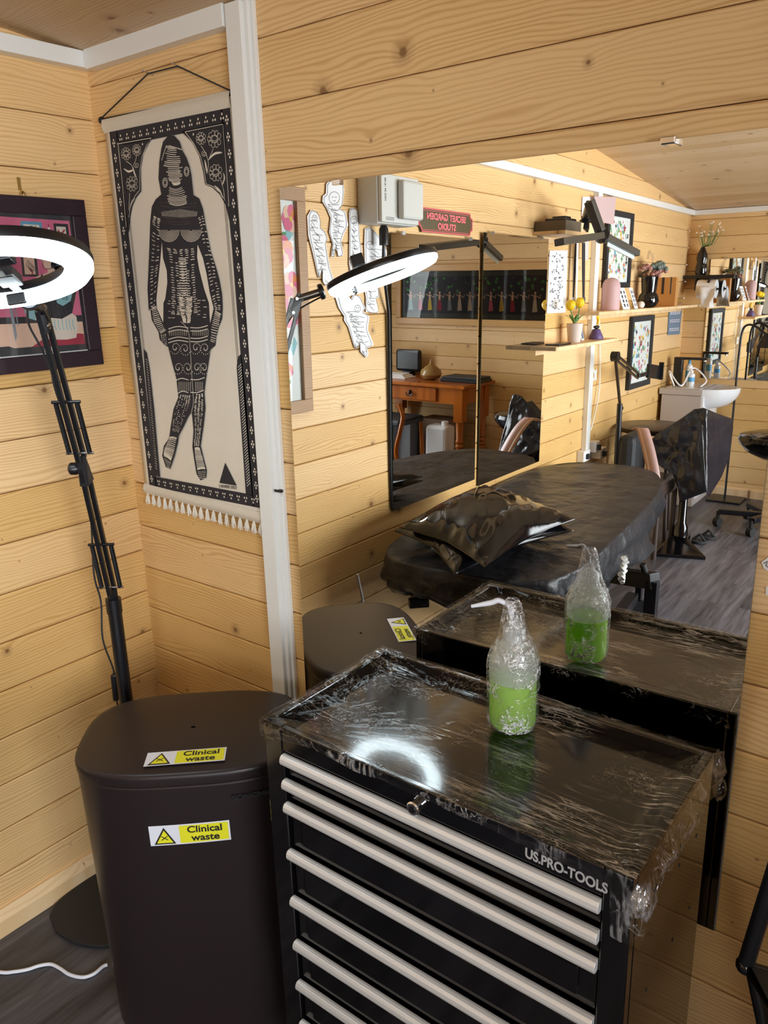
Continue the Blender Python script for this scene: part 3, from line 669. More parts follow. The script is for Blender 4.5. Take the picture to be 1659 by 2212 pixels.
# woman seen from behind: shoulders, hair, dress
pg('art_skin', [(430, 830), (420, 870), (440, 905), (465, 960), (495, 975), (490, 1005), (380, 1045), (330, 1120), (330, 1260), (370, 1500), (410, 1500), (450, 1150), (760, 1150), (790, 1260), (770, 1010), (640, 960), (600, 930), (560, 800), (430, 780)], a7, .0008)
for k in range(42):
    a = random.uniform(0, 6.28); r = random.random()**.5; x = 610+95*r*math.cos(a); y = 880+100*r*math.sin(a)
    pg('art_dark', [(x+26*math.cos(j), y+26*math.sin(j)) for j in range(0, 6)], a7, .0011)
    if k % 3 == 0: ln('art_greytone', [(x-10, y), (x, y-8), (x+10, y)], a7, .0012, .0014, 3)
ln('art_dark', [(440, 790), (425, 860), (445, 900), (440, 930), (470, 965), (540, 960)], a7, .0013, .0012, 3); ln('art_dark', [(445, 825), (480, 828)], a7, .002, .0012)
pg('art_dark', [(370, 1120), (440, 1010), (450, 1130), (540, 1180), (650, 1200), (740, 1140), (800, 1150), (780, 1260), (745, 1430), (640, 1480), (540, 1470), (440, 1440), (380, 1300)], a7, .0012)
pg('art_teal', [(560, 1210), (640, 1190), (740, 1140), (752, 1200), (730, 1300), (650, 1350), (590, 1320)], a7, .0015)
for k in range(5): ln('art_dark', [(600+18*k*math.cos(k), 1260+16*k*math.sin(k)), (640+10*k, 1240), (650+12*k, 1290)], a7, .0011, .0019, 3)
pg('art_cream', [(540, 1475), (640, 1485), (745, 1425), (790, 1460), (805, 1560), (790, 1680), (690, 1700), (560, 1700), (430, 1690), (400, 1600), (420, 1480)], a7, .0013)
for x in (560, 600, 640, 680, 715, 750): ln('art_teal', [(x, 1490), (x+6, 1560), (x+22, 1600)], a7, .0022, .0017)
pg('art_teal', [(245, 1290), (340, 1310), (360, 1400), (370, 1500), (300, 1480), (255, 1420)], a7, .0012)
pg('art_greytone', [(90, 1340), (125, 1340), (175, 1660), (160, 1720), (145, 1660)], a7, .0008); pg('art_greytone', [(140, 1320), (155, 1320), (190, 1550), (178, 1550)], a7, .0008)
pg('art_white', [(5, 1285), (130, 1290), (130, 1325), (10, 1330)], a7, .0008)
A.build('print', None, fr)
p = a7(505, 1802); MB().obox(p+V((0.001, 0, 0)), (0.0004, 0, 0), (0, 0.011, 0), (0, 0, 0.006)).build('caption_card', 'art_white', fr)
MB().box((0.019, yl+0.036, zb+0.037), (0.0225, yr-0.036, zb+0.0395)).build('slip', 'art_white', fr)
MB().add([(0.0255, yl+0.037, zb+0.037), (0.0255, yr-0.037, zb+0.037), (0.0255, yr-0.037, zt-0.037), (0.0255, yl+0.037, zt-0.037)], [(0, 1, 2, 3)]).build('glass_front', 'picture_glass', fr)
h = D(45, 405, 'x', 0.006)
MB().tube([V((.010, h.y+.007*math.cos(a*.63), zt+.004+.007*math.sin(a*.63))) for a in range(10)], 0.0011, 6, closed=True).build('hanging_ring', 'brass', fr)
hk = MB().box((0.0, h.y-0.004, h.z-0.006), (0.0015, h.y+0.004, h.z+0.022)).tube([V((.002, h.y, h.z-.004)), V((.008, h.y, h.z-.014)), V((.013, h.y, h.z-.008))], 0.0016, 6).build('picture_hook', 'brass')
tag(hk, 'small brass picture hook on left wall above the dark framed picture', 'hook')

p = D(611, 1062, 'y', -0.018); tag(MB().box((0.561, -0.0185, p.z-0.004), (0.5815, -0.0105, p.z+0.002)).build('cable_clip', 'black_matte'), 'tiny black clip on the right side of the white post', 'clip')

# ================================================================ TOOL CHEST
CX0, CX1, CYF, CYB, CZT = 0.914, 1.569, -0.420, -0.080, 0.869
ch = thing('tool_chest', ((CX0+CX1)/2, (CYF+CYB)/2, 0.0), 'glossy black metal tool chest with silver drawer pulls standing in front of the wall mirror', 'tool chest')
b = MB(); t = 0.014
b.box((CX0, CYF+0.02, 0.12), (CX0+t, CYB, CZT)).box((CX1-t, CYF+0.02, 0.12), (CX1, CYB, CZT)).box((CX0+t, CYB-t, 0.12), (CX1-t, CYB, CZT))
b.box((CX0+t, CYF+0.03, 0.12), (CX1-t, CYB-t, 0.14)).box((CX0+t, CYF+t, 0.838), (CX1-t, CYB-t, 0.846))
b.box((CX0, CYF, 0.12), (0.957, CYF+0.02, CZT)).box((1.531, CYF, 0.12), (CX1, CYF+0.02, CZT)).box((0.957, CYF, 0.823), (1.531, CYF+0.012, CZT))
b.box((0.957, CYF, 0.12), (1.531, CYF+0.02, 0.15))
b.build('body', 'black_paint', ch, bevel=0.0025)
hz = [0.809, 0.760, 0.713, 0.616, 0.515, 0.417, 0.324, 0.228]
for k, z in enumerate(hz):
    lo = (hz[k+1] if k+1 < len(hz) else 0.150)+0.013
    db = MB().box((0.960, CYF+0.008, lo), (1.528, CYF+0.022, z-0.006))
    if z-lo > 0.06: db.box((0.985, CYF+0.004, lo+0.012), (1.503, CYF+0.010, z-0.022))
    db.box((0.960, CYF+0.003, z-0.012), (1.528, CYF+0.02, z-0.004))
    d = db.build('drawer', 'black_paint', ch, bevel=0.0025)
    n = 8; prof = [(CYF-0.0005, z+0.0095), (CYF-0.006, z+0.0085), (CYF-0.0095, z+0.004), (CYF-0.0105, z-0.002), (CYF-0.009, z-0.007), (CYF-0.0045, z-0.0095), (CYF+0.002, z-0.0085), (CYF+0.004, z+0.009)]
    hb = MB(); x0, x1 = 0.958, 1.530; m = len(prof)
    hb.add([(x0, y, zz) for y, zz in prof]+[(x1, y, zz) for y, zz in prof], [(j, (j+1) % m, m+(j+1) % m, m+j) for j in range(m)]+[tuple(range(m))[::-1], tuple(range(m, 2*m))])
    hb.build('handle', 'aluminium', d, bevel=0.0006)
lk = D(897, 1743, 'y', CYF-0.004)
b = MB().lathe([(0.0105, 0.004), (0.0115, -0.006), (0.0095, -0.008), (0.007, -0.008)], lk, 24, (0, 1, 0)).build('lock', 'chrome', ch)
MB().lathe([(0.0065, -0.0082), (0.006, -0.0088)], lk, 20, (0, 1, 0)).build('keyhole', 'black_satin', b)
pA, pB = D(1137, 1846, 'y', CYF-0.0008), D(1296, 1917, 'y', CYF-0.0008)
tm = (pA+pB)/2
text('US.PRO-TOOLS', 0.0215, 'letter_grey', (tm.x+0.004, CYF-0.0008, 0.8385), (1, 0, 0), (0, 0, 1), ch, 'nameplate_lettering', 0.0002, bold=0.0006, sx=0.80)
for x, y in ((0.95, -0.36), (1.515, -0.36), (0.95, -0.12), (1.515, -0.12)):
    c = MB().box((x-0.028, y-0.028, 0.114), (x+0.028, y+0.028, 0.12)).bar((x, y+0.018, 0.115), (x, y+0.022, 0.05), 0.004, 0.03).bar((x, y-0.018, 0.115), (x, y-0.022, 0.05), 0.004, 0.03).build('castor_fork', 'steel', ch)
    MB().lathe([(0.05, -0.013), (0.05, 0.013)], (x, y, 0.05), 20, (0, 1, 0)).build('wheel', 'black_rubber', c, bevel=0.003)
for y in (-0.33, -0.22, -0.14):
    for z in (0.79, 0.755, 0.62): MB().lathe([(0.0032, 0), (0.0032, 0.0006)], (CX1, y, z), 10, (1, 0, 0)).build('punched_hole', 'black_matte', ch)

# ---- cling film stretched over the chest
def fbm(p, o=4): 
    s = 0; a = 1
    for _ in range(o): s += a*noise.noise(p); p = p*2.1; a *= 0.5
    return s
def film_h(x, y):
    u = (x-CX0)/(CX1-CX0); v = (y-CYF)/(CYB-CYF)
    e = min(u, 1-u)*(CX1-CX0); g = min(v, 1-v)*(CYB-CYF); d = min(e, g)
    sag = 0.0135*(1-math.exp(-(max(d-0.004, 0)/0.030)**2))
    ang = 0
    r = 0.0
    for cx, cy in ((CX0, CYB), (CX0, CYF), (CX1, CYB), (CX1, CYF)):
        dx, dy = x-cx, y-cy; rr = math.hypot(dx, dy); th = math.atan2(dy, dx)
        r += 0.0030*math.exp(-rr/0.10)*(1-abs(noise.noise(V((th*9, rr*4, cx*7)))*3))
    st = (0.00012+0.0012*math.exp(-d/0.03))*fbm(V((x*6+y*3, y*34-x*5, 2.0)), 3)
    bub = max(0, noise.noise(V((x*26, y*30, 9)))-0.36)*0.010*math.exp(-((x-1.02)**2+(y+.2)**2)/.03)
    return CZT+0.0025-sag+r+st+bub
b = MB(); P = []; nx, ny = 150, 84
for i in range(ny+1):
    y = CYF-0.004+(CYB-CYF+0.008)*i/ny; P.append([V((CX0-0.004+(CX1-CX0+0.008)*j/nx, y, film_h(CX0-0.004+(CX1-CX0+0.008)*j/nx, y))) for j in range(nx+1)])
b.use('cling_film').grid(P)
# skirt round the rim
ring = [(j/nx, 0) for j in range(nx)]+[(1, i/ny) for i in range(ny)]+[(1-j/nx, 1) for j in range(nx)]+[(0, 1-i/ny) for i in range(ny)]
P = []; H = 12
for i in range(H+1):
    row = []
    for k, (u, v) in enumerate(ring):
        x = CX0-0.004+(CX1-CX0+0.008)*u; y = CYF-0.004+(CYB-CYF+0.008)*v
        top = film_h(x, y); nrm = V((1 if u == 1 else (-1 if u == 0 and v > 0 else 0), -1 if v == 0 and u < 1 else (1 if v == 1 else 0), 0))
        if nrm.length: nrm.normalize()
        right = u == 1
        drop = 0.030+0.008*noise.noise(V((x*9, y*9, 3)))
        if v == 0 and 0.05 < u < 0.9: drop = 0.016+0.008*noise.noise(V((x*12, 1, 3)))+0.008*abs(u-0.4)
        if right or (v == 0 and u > 0.955): drop = 0.075+0.045*noise.noise(V((y*17, 4, 1)))+0.035*math.exp(-((v-0.05)/0.12)**2)
        f = i/H; bul = (0.012+0.012*noise.noise(V((y*24, f*3, 5))) if right else 0.0012)*math.sin(math.pi*min(1, f*1.1))
        wr = (0.004 if right else 0.0011)*noise.noise(V((x*60, y*60, f*4)))*f
        row.append(V((x, y, top-drop*f))+nrm*(0.001+bul+wr))
    P.append(row)
b.use('cling_film_side').grid(P, closed_u=True)
for px, py, r in ((1382, 1950, 0.016), (1530, 1640, 0.013), (1548, 1700, 0.011)):    # bunched ends at the right-hand corners
    c = V((CX1+0.012, CYF+0.006, 0.838)) if py > 1900 else (V((CX1+0.010, CYB-0.015, 0.862)) if py < 1650 else V((CX1+0.02, CYB-0.03, 0.828)))
    P = []
    for i in range(15):
        a = math.pi*i/14; row = []
        for k in range(22):
            q_ = 2*math.pi*k/22; rr = r*(1+0.45*noise.noise(V((math.cos(q_)*2+px, math.sin(q_)*2, a*2))))
            row.append(c+V((math.sin(a)*math.cos(q_)*rr*0.8, math.sin(a)*math.sin(q_)*rr*1.3, -math.cos(a)*rr*1.5)))
        P.append(row)
    b.grid(P, closed_u=True)
flm = b.build('cling_film', None, angle=180, flip=True)
tag(flm, 'clear stretched cling film wrapped over the top of the black tool chest', 'plastic film')

# ================================================================ WASH BOTTLE
BX, BY, BZ = 1.262, -0.170, 0.8578
bt = thing('wash_bottle', (BX, BY, BZ), 'film-wrapped translucent squeeze bottle of green liquid with bent spout, on the tool chest', 'bottle')
R_ = 0.0405
outer = [(0.028, 0.0), (0.036, 0.002), (R_, 0.009), (R_, 0.118), (R_-0.002, 0.126), (0.034, 0.138), (0.023, 0.152), (0.0165, 0.160), (0.0165, 0.166)]
low = outer[:3]+[(R_, 0.090)]; upr = [(R_, 0.090)]+outer[3:]
MB().use('clear_plastic').lathe(low, (BX, BY, BZ), 40, caps=False).use('milky_plastic').lathe(upr, (BX, BY, BZ), 40, caps=False).build('bottle_body', None, bt)
MB().lathe([(0.026, 0.0015), (0.035, 0.0035), (R_-0.0016, 0.010), (R_-0.0016, 0.088), (0.0, 0.0885)], (BX, BY, BZ), 40).build('liquid', 'green_liquid', bt)
MB().lathe([(0.0185, 0.162), (0.0190, 0.180), (0.011, 0.185), (0.006, 0.200)], (BX, BY, BZ), 28).build('cap', 'milky_plastic', bt)
tip = V((1.200, -0.204, 1.072)); nk = V((BX-0.004, BY-0.002, BZ+0.198))
MB().tube(catmull([nk, nk+V((-0.003, -0.002, 0.018)), nk+V((-0.018, -0.011, 0.0285)), (nk+tip)/2+V((0.0, 0, 0.016)), tip], 6), [0.0045]*20+[0.0042, 0.0038, 0.0034, 0.003, 0.0028], 12).build('spout', 'sticker_white', bt)
P = []
prof = [(0.041, 0.004), (0.0435, 0.02), (0.0435, 0.05), (0.0440, 0.08), (0.0440, 0.11), (0.043, 0.127), (0.036, 0.146), (0.026, 0.165), (0.0205, 0.185), (0.0165, 0.205), (0.0135, 0.222), (0.009, 0.230)]
for i in range(len(prof)*6-5):
    j = min(i//6, len(prof)-2); f = (i-6*j)/6; r = prof[j][0]*(1-f)+prof[j+1][0]*f; h = prof[j][1]*(1-f)+prof[j+1][1]*f; row = []
    for k in range(96):
        a = 2*math.pi*k/96; x, y = math.cos(a), math.sin(a)
        d = 0.0011*noise.noise(V((x*7, y*7, h*150)))+0.0014*abs(noise.noise(V((x*3, y*3, h*60+x*2))))+0.0012*noise.noise(V((x*16, y*16, h*90)))
        if h > .15: d += 0.0022*noise.noise(V((x*5, y*5, h*14)))
        lean = max(0, h-0.15)*0.04
        row.append(V((BX+(r+d)*x-lean, BY+(r+d)*y-lean*0.5, BZ+h)))
    P.append(row)
MB().grid(P, closed_u=True).build('film_wrap', 'crinkled_film', bt, angle=180, flip=True)

# ================================================================ PEDAL BIN
th = math.radians(42); EX = V((math.cos(th), math.sin(th), 0)); EY = V((-math.sin(th), math.cos(th), 0)); BO = V((0.60, -0.30, 0))+EX*(-0.028)
bn = thing('pedal_bin', (BO.x, BO.y, 0), 'dark brown pedal bin with two yellow clinical waste stickers, left of the tool chest', 'bin')
def sup(a, b_, n, e=3.1): 
    out = []
    for k in range(n):
        q_ = 2*math.pi*k/n; c, s = math.cos(q_), math.sin(q_)
        out.append((a*math.copysign(abs(c)**(2/e), c), b_*math.copysign(abs(s)**(2/e), s)))
    return out
def ring_pts(a, b_, z, n=96, e=3.1, dome=0.0):
    return [BO+EX*x+EY*y+V((0, 0, z)) for x, y in sup(a, b_, n, e)]
def loft(spec, n=96):
    b = MB(); P = [ring_pts(a, b_, z, n) for a, b_, z in spec]; b.grid(P, closed_u=True)
    base = len(b.v)
    b.add(P[-1], [tuple(range(n))]); b.add(P[0], [tuple(range(n))[::-1]]); return b
loft([(0.212, 0.148, 0.0), (0.214, 0.150, 0.014), (0.214, 0.150, 0.016), (0.219, 0.153, 0.018), (0.232, 0.163, 0.650), (0.230, 0.161, 0.653)]).build('bin_body', 'bin_brown', bn, angle=30)
lid = MB(); P = []
spec = [(0.229, 0.160, 0.6545, 0), (0.2335, 0.1645, 0.6565, 0), (0.2345, 0.1655, 0.672, 0), (0.2335, 0.1645, 0.6775, 0), (0.2305, 0.1615, 0.6815, 0)]
for f in (0.96, 0.88, 0.75, 0.6, 0.4, 0.2, 0.02): spec.append((0.2305*f, 0.1615*f, 0.6815+0.0055*(1-f**3), 0))
for a, b_, z, _ in spec: P.append(ring_pts(a, b_, z))
lid.grid(P, closed_u=True)
lid.build('lid', 'bin_brown', bn, angle=50)
# hinge block at the back, pedal at the front

hg = MB(); hg.obox(BO+EY*0.172+V((0, 0, 0.615)), EX*0.06, EY*0.014, V((0, 0, 0.055))).build('hinge_cover', 'black_satin', bn, bevel=0.008)
MB().obox(BO+EY*0.150+EX*(-0.21)+V((0, 0, 0.60)), EX*0.012, EY*0.02, V((0, 0, 0.05))).build('carry_handle', 'black_satin', bn, bevel=0.006)
pc = BO-EY*0.158
mat('pedal_metal', (0.16, 0.14, 0.13), 0.35, metal=0.9)
pd = MB().obox(pc-EY*0.022+V((0, 0, 0.040)), EX*0.080, EY*0.035, V((0, 0, 0.003))).build('pedal', 'pedal_metal', bn, bevel=0.002)
b = MB()
for i in range(22):
    for j in range(6):
        c = pc-EY*(0.002+0.008*j)+EX*(-0.073+0.007*i+0.0035*(j % 2))+V((0, 0, 0.0432)); b.lathe([(0.0012, 0), (0.0009, 0.0005)], c, 6)
tag(b.build('pedal_dots', 'black_satin', pd), kind='stuff')
# stickers
def sticker(c, u, v, w, h, nm_parent, curve=0.0):
    u = V(u).normalized(); v = V(v).normalized(); n = u.cross(v)
    def pt(x, y, o): return V(c)+u*x+v*y+n*(o-curve*x*x)
    b = MB(); N_ = 12
    P = [[pt(-w/2+w*j/N_, y, 0.0004) for j in range(N_+1)] for y in (-h/2, h/2)]; b.use('sticker_white').grid(P, smooth=False)
    x0, x1 = -w/2+w*0.375, w/2-w*0.02; P = [[pt(x0+(x1-x0)*j/N_, y, 0.0008) for j in range(N_+1)] for y in (-h/2+0.003, h/2-0.003)]; b.use('sticker_yellow').grid(P, smooth=False)
    s = b.build('sticker', None, bn)
    tx, ty = -w/2+w*0.185, -h*0.02; th_ = h*0.84
    b = MB().use('ink_black').add([pt(tx-th_*0.56, ty-th_/2, .0008), pt(tx+th_*0.56, ty-th_/2, .0008), pt(tx, ty+th_/2, .0008)], [(0, 1, 2)])
    b.use('sticker_yellow').add([pt(tx-th_*0.42, ty-th_/2+th_*0.08, .0012), pt(tx+th_*0.42, ty-th_/2+th_*0.08, .0012), pt(tx, ty+th_/2-th_*0.16, .0012)], [(0, 1, 2)])
    b.use('ink_black')
    for sg in (1, -1): b.stroke([pt(tx-th_*0.17, ty-th_*0.12-sg*th_*0.12, 0), pt(tx+th_*0.17, ty-th_*0.12+sg*th_*0.12, 0)], th_*0.045, n, 0.0016)
    b.build('warning_triangle', None, s)
    cx_ = -w/2+w*0.69
    text('Clinical', h*0.46, 'ink_black', pt(cx_, h*0.20, 0.0010), u, v, s, 'lettering', 0.0001, bold=0.0005, sx=1.12)
    text('waste', h*0.46, 'ink_black', pt(cx_, -h*0.22, 0.0010), u, v, s, 'lettering', 0.0001, bold=0.0005, sx=1.12)
LTZ = 0.6865
k4 = [D(*p, 'z', LTZ) for p in ((319, 1622), (490, 1610), (487, 1647), (308, 1662))]
uu = (k4[1]-k4[0]+k4[2]-k4[3]); vv = (k4[0]-k4[3]+k4[1]-k4[2]); uu.normalize(); vv = V((0, 0, 1)).cross(uu)
sticker((k4[0]+k4[1]+k4[2]+k4[3])/4, uu, vv, 0.158, 0.048, bn)
# body sticker: on the front face (normal -EY), found by its centre in the picture
def onplane(px, py, o, n): d = ray(px, py); return CAM+d*((o-CAM).dot(n)/d.dot(n))
fp = BO-EY*0.1615; s4 = [onplane(px, py, fp, -EY) for px, py in ((320, 1782), (495, 1768), (500, 1817), (325, 1832))]
cc = sum(s4, V())/4; uu = (s4[1]-s4[0]+s4[2]-s4[3]).normalized(); 
sticker(cc-EY*0.001, uu, (V((0, 0, 1))-uu*uu.z), (s4[1]-s4[0]).length, 0.046, bn, 0.28)
sg = onplane(499, 1724, fp, -EY); uu2 = (EX*math.cos(-.12)+EY*math.sin(0.17)).normalized()
text('SONGMICS', 0.0135, 'ink_black', sg+EX*0.047-EY*(-0.0035)+V((0, 0, 0.002)), uu2, (0, 0, 1), bn, 'raised_lettering', 0.0008, bold=0.0004, sx=1.35)

# ================================================================ RING LIGHT ON STAND
ra, rb = 0.321, -0.334
RN = V((math.sin(ra)*math.cos(rb), math.sin(ra)*math.sin(rb), -math.cos(ra))); RC = V((0.500, -0.555, 1.625))
ru = RN.cross(V((0, 0, 1))).normalized(); rv = RN.cross(ru)
PB = V((0.218, -0.245, 0.0))
rl = thing('ring_light_stand', tuple(PB), 'black floor stand with spring arms and a glowing white ring light, behind the brown bin', 'ring light')
# base plate: rounded triangle-like slab
def rounded(pts, n=6): return catmull(pts+[pts[0]], n)[:-1]
bp_ = [V(p) for p in ((0.060, -0.45, 0), (0.14, -0.468, 0), (0.25, -0.435, 0), (0.33, -0.33, 0), (0.335, -0.20, 0), (0.27, -0.11, 0), (0.16, -0.10, 0), (0.05, -0.19, 0), (0.022, -0.30, 0), (0.032, -0.40, 0))]
MB().prism(rounded(bp_), (0, 0, 0.011)).build('base_plate', 'black_matte', rl, bevel=0.003)
PT = V((0.218, -0.245, 0.868))
MB().tube([PB+V((0, 0, 0.008)), PT], 0.0165, 24).build('pole', 'black_satin', rl)
J2 = V((0.335, -0.392, 1.557)); d_ = (J2-PT); d_.z = 0; d_.normalize(); pn = d_.cross(V((0, 0, 1)))
EL = onplane(181, 1012, PT, pn)
mat('arm_black', (0.010, 0.010, 0.012), 0.28, spec=0.6)
def arm(a, b_, nm):
    m = MB(); s = pn
    for o in (-0.011, 0.011): m.bar(a+s*o*0.25+(b_-a).normalized().cross(pn)*o, b_+s*o*0.25+(b_-a).normalized().cross(pn)*o, 0.010, 0.010, up=pn)
    o = m.build(nm, 'arm_black', rl, bevel=0.001)
    t0 = (b_-a)
    side = t0.normalized().cross(pn)
    for sg in (-1, 1):
        p0 = a+t0*0.05+pn*0.022*sg; p1 = a+t0*0.40+pn*0.022*sg
        pts = []; N_ = 276
        for k in range(N_+1):
            q_ = k/N_; an = q_*2*math.pi*46; pts.append(p0.lerp(p1, q_)+side*math.cos(an)*0.0046+pn*math.sin(an)*0.0046)
        MB().tube(pts, 0.0014, 4).build('spring', 'black_satin', o)
    MB().tube([a+t0*0.05-pn*0.03, a+t0*0.05+pn*0.03], 0.003, 8).build('spring_pin', 'steel', o)
    MB().tube([a+t0*0.41-pn*0.03, a+t0*0.41+pn*0.03], 0.0036, 8).build('spring_pin', 'black_satin', o)
    return o
E0 = PT+V((0, 0, 0.02)); arm(E0, EL, 'lower_arm'); arm(EL+(J2-EL)*0.06, J2, 'upper_arm')
MB().tube([PT-V((0, 0, 0.03)), PT+V((0, 0, 0.006))], 0.0185, 24).bar(PT, PT+V((0, 0, 0.03)), 0.020, 0.012).build('pole_joint', 'black_satin', rl)
m = MB().prism([EL+p for p in ((EL-E0).normalized()*-0.035-pn*0.010+(EL-E0).normalized().cross(pn)*0.018, (EL-E0).normalized()*-0.035-pn*0.010-(EL-E0).normalized().cross(pn)*0.018, (EL-E0).normalized()*0.03-pn*0.010)], pn*0.020)
eb = m.build('elbow_bracket', 'black_satin', rl); 
MB().lathe([(0.010, 0), (0.014, 0.006), (0.014, 0.018), (0.010, 0.022)], EL+pn*0.010, 16, pn).build('tightening_knob', 'black_satin', eb)
RA = RC + (J2-RC-RN*(J2-RC).dot(RN)).normalized()*0.160
tb_ = (J2-EL).normalized()
m = MB().prism([J2-tb_*0.045-pn*0.008+tb_.cross(pn)*0.016, J2-tb_*0.045-pn*0.008-tb_.cross(pn)*0.016, J2+(RA-J2).normalized()*0.03-pn*0.008, J2+tb_*0.018-pn*0.008], pn*0.016)
hj = m.build('head_bracket', 'arm_black', rl)
for p in (J2-tb_*0.035, J2+tb_*0.002): MB().lathe([(0.006, 0), (0.004, 0.003)], p+pn*0.008, 12, pn).build('bolt', 'chrome', hj)
for p in (J2-tb_*0.035, J2+tb_*0.002): MB().lathe([(0.006, 0), (0.004, 0.003)], p-pn*0.008, 12, -pn).build('bolt', 'chrome', hj)
MB().tube([J2, RA-(RA-J2).normalized()*0.012], 0.010, 16).build('swivel', 'pedal_metal', rl)
MB().lathe([(0.020, 0), (0.021, 0.003), (0.021, 0.010), (0.018, 0.013)], RA-(RA-J2).normalized()*0.018, 20, (RA-J2)).build('swivel_collar', 'black_satin', rl)
def ringband(prof, n=96):   # prof: (radius, offset along RN)
    P = [[RC+(ru*math.cos(2*math.pi*k/n)+rv*math.sin(2*math.pi*k/n))*r+RN*o for k in range(n)] for r, o in prof]
    return MB().grid(P, closed_u=True)
ringband([(0.153, 0.004), (0.155, -0.004), (0.152, -0.013), (0.132, -0.017), (0.110, -0.013), (0.1045, -0.004), (0.1055, 0.004)]).build('ring_housing', 'black_satin', rl)
ringband([(0.1055, 0.003), (0.106, 0.012), (0.114, 0.020), (0.130, 0.023), (0.145, 0.020), (0.152, 0.012), (0.153, 0.003)]).build('ring_diffuser', 'led_white', rl)
# phone clamp on its cross bar
HC = onplane(38, 570, RC, RN)
dirb = (RC-RA); dirb -= RN*dirb.dot(RN); dirb.normalize()
RB = RC+(RA-RC).normalized()*0.105
m = MB().bar(RB, RB+(RC-RB)*1.0, 0.016, 0.007, up=RN).build('cross_bar', 'black_satin', rl, bevel=0.001)
hc = RC+(RA-RC).normalized()*0.055+RN*0.006
ph = MB().obox(hc-RN*0.012, dirb*0.028, dirb.cross(RN)*0.018, RN*0.010).build('phone_clamp', 'black_satin', rl, bevel=0.003)
MB().obox(hc+RN*0.018-dirb*0.03, dirb*0.004, dirb.cross(RN)*0.016, RN*0.010).build('clamp_jaw', 'black_satin', ph, bevel=0.003)
MB().obox(hc-RN*0.052, dirb*0.017, dirb.cross(RN)*0.017, RN*0.016).build('clamp_block', 'black_satin', ph, bevel=0.003)
MB().lathe([(0.006, 0), (0.005, 0.004)], hc+RN*0.018-dirb*0.034, 12, -dirb).build('screw', 'chrome', ph)
def pcord(pts, dep): return [onplane(px, py, dep, pn) for px, py in pts]
cb = [RA+V((-0.004, 0, -0.012))]+pcord([(62, 700), (85, 745), (110, 800), (122, 850)], PT+pn*0.025)+pcord([(178, 1010), (196, 1120), (203, 1240), (218, 1300), (222, 1380), (243, 1440), (248, 1462)], PT+pn*0.03)
MB().tube(catmull(cb, 6), 0.0022, 8).build('cable', 'black_rubber', rl)
s0, s1 = pcord([(246, 1455), (252, 1512)], PT+pn*0.03)
MB().bar(s0, s1, 0.020, 0.014, up=pn).build('cable_switch', 'black_satin', rl, bevel=0.004)
MB().tube([s1, s1+V((0.004, 0, -0.06)), V((0.30, -0.20, 0.02))], 0.0022, 8).build('cable', 'black_rubber', rl)

# white cable on the floor
wc = [D(px, py, 'z', 0.005) for px, py in ((-80, 2085), (0, 2100), (30, 2099), (60, 2094), (85, 2086), (110, 2083), (130, 2092), (150, 2105), (178, 2111), (202, 2104), (222, 2088))]+[D(232, 2084, 'z', 0.005)]
t_ = MB().tube(catmull(wc, 6), 0.0042, 10).build('power_cable', 'sticker_white'); tag(t_, 'white power cable lying across the grey floor beside the brown bin', 'cable')

# black tubular metal chair at the right-hand edge
SZ = 0.70
A1 = D(1610, 2085, 'z', SZ); u1 = D(1668, 2185, 'z', SZ)-A1; u1.normalize(); u2 = D(1668, 2103, 'z', SZ)-A1; u2.normalize()
B1, C1 = A1+u1*0.38, A1+u2*0.40; D1 = B1+u2*0.40
A0 = D(1668, 1900, 'y', A1.y); up_ = (A0-A1).normalized(); T0, T1 = A1+up_*0.36, C1+up_*0.36
cs = thing('metal_chair', tuple(V(((A1.x+D1.x)/2, (A1.y+D1.y)/2, 0.0))), 'black tubular metal chair, only one corner showing at the right edge', 'chair')
MB().tube([A1, T0], 0.0105, 16).build('back_upright', 'black_satin', cs); MB().tube([C1, T1], 0.0105, 16).build('back_upright', 'black_satin', cs)
MB().tube([T0, T1], 0.0105, 16).build('top_rail', 'black_satin', cs)
MB().tube([A1, B1, D1, C1], 0.0085, 14, closed=True).ball(A1, 0.0125).build('seat_rail', 'black_paint', cs)
MB().prism([A1, B1, D1, C1], (0, 0, 0.006)).build('seat_panel', 'black_matte', cs)
for p in (A1, B1, C1, D1):
    f_ = p+((A1+D1)/2-p)*0.75; MB().tube([p+(f_-p)*0.05-V((0, 0, 0.004)), V((f_.x, f_.y, 0.0))], 0.010, 12).build('leg', 'black_satin', cs)

# paper stickers right of the mirror
def wx(px, py, o=-0.002): return D(px, py, 'y', o)
b = MB().use('paper').flat([wx(*p) for p in ((1645, 1214), (1659, 1204), (1690, 1212), (1692, 1238), (1668, 1240), (1650, 1228))])
b.use('paper_line').stroke([wx(1650, 1217), wx(1658, 1212), wx(1655, 1222), wx(1664, 1228), wx(1680, 1222)], 0.0012, NB, .0008); 
tag(b.build('paper_sticker', None, solid=0.0006), 'small die-cut line drawing sticker on pine wall, right of the mirror edge', 'sticker')
b = MB().use('paper').flat([wx(*p) for p in ((1655, 1266), (1700, 1280), (1700, 1310), (1654, 1284))]); tag(b.build('paper_note', None, solid=0.0006), 'blank white paper corner on pine wall, below the line drawing sticker', 'paper')

# ================================================================ LEFT WALL, SEEN IN THE MIRROR
def mx(px, py, x=0.004): return Mi(px, py, 'x', x)
def my(px, py, y): return Mi(px, py, 'y', y)
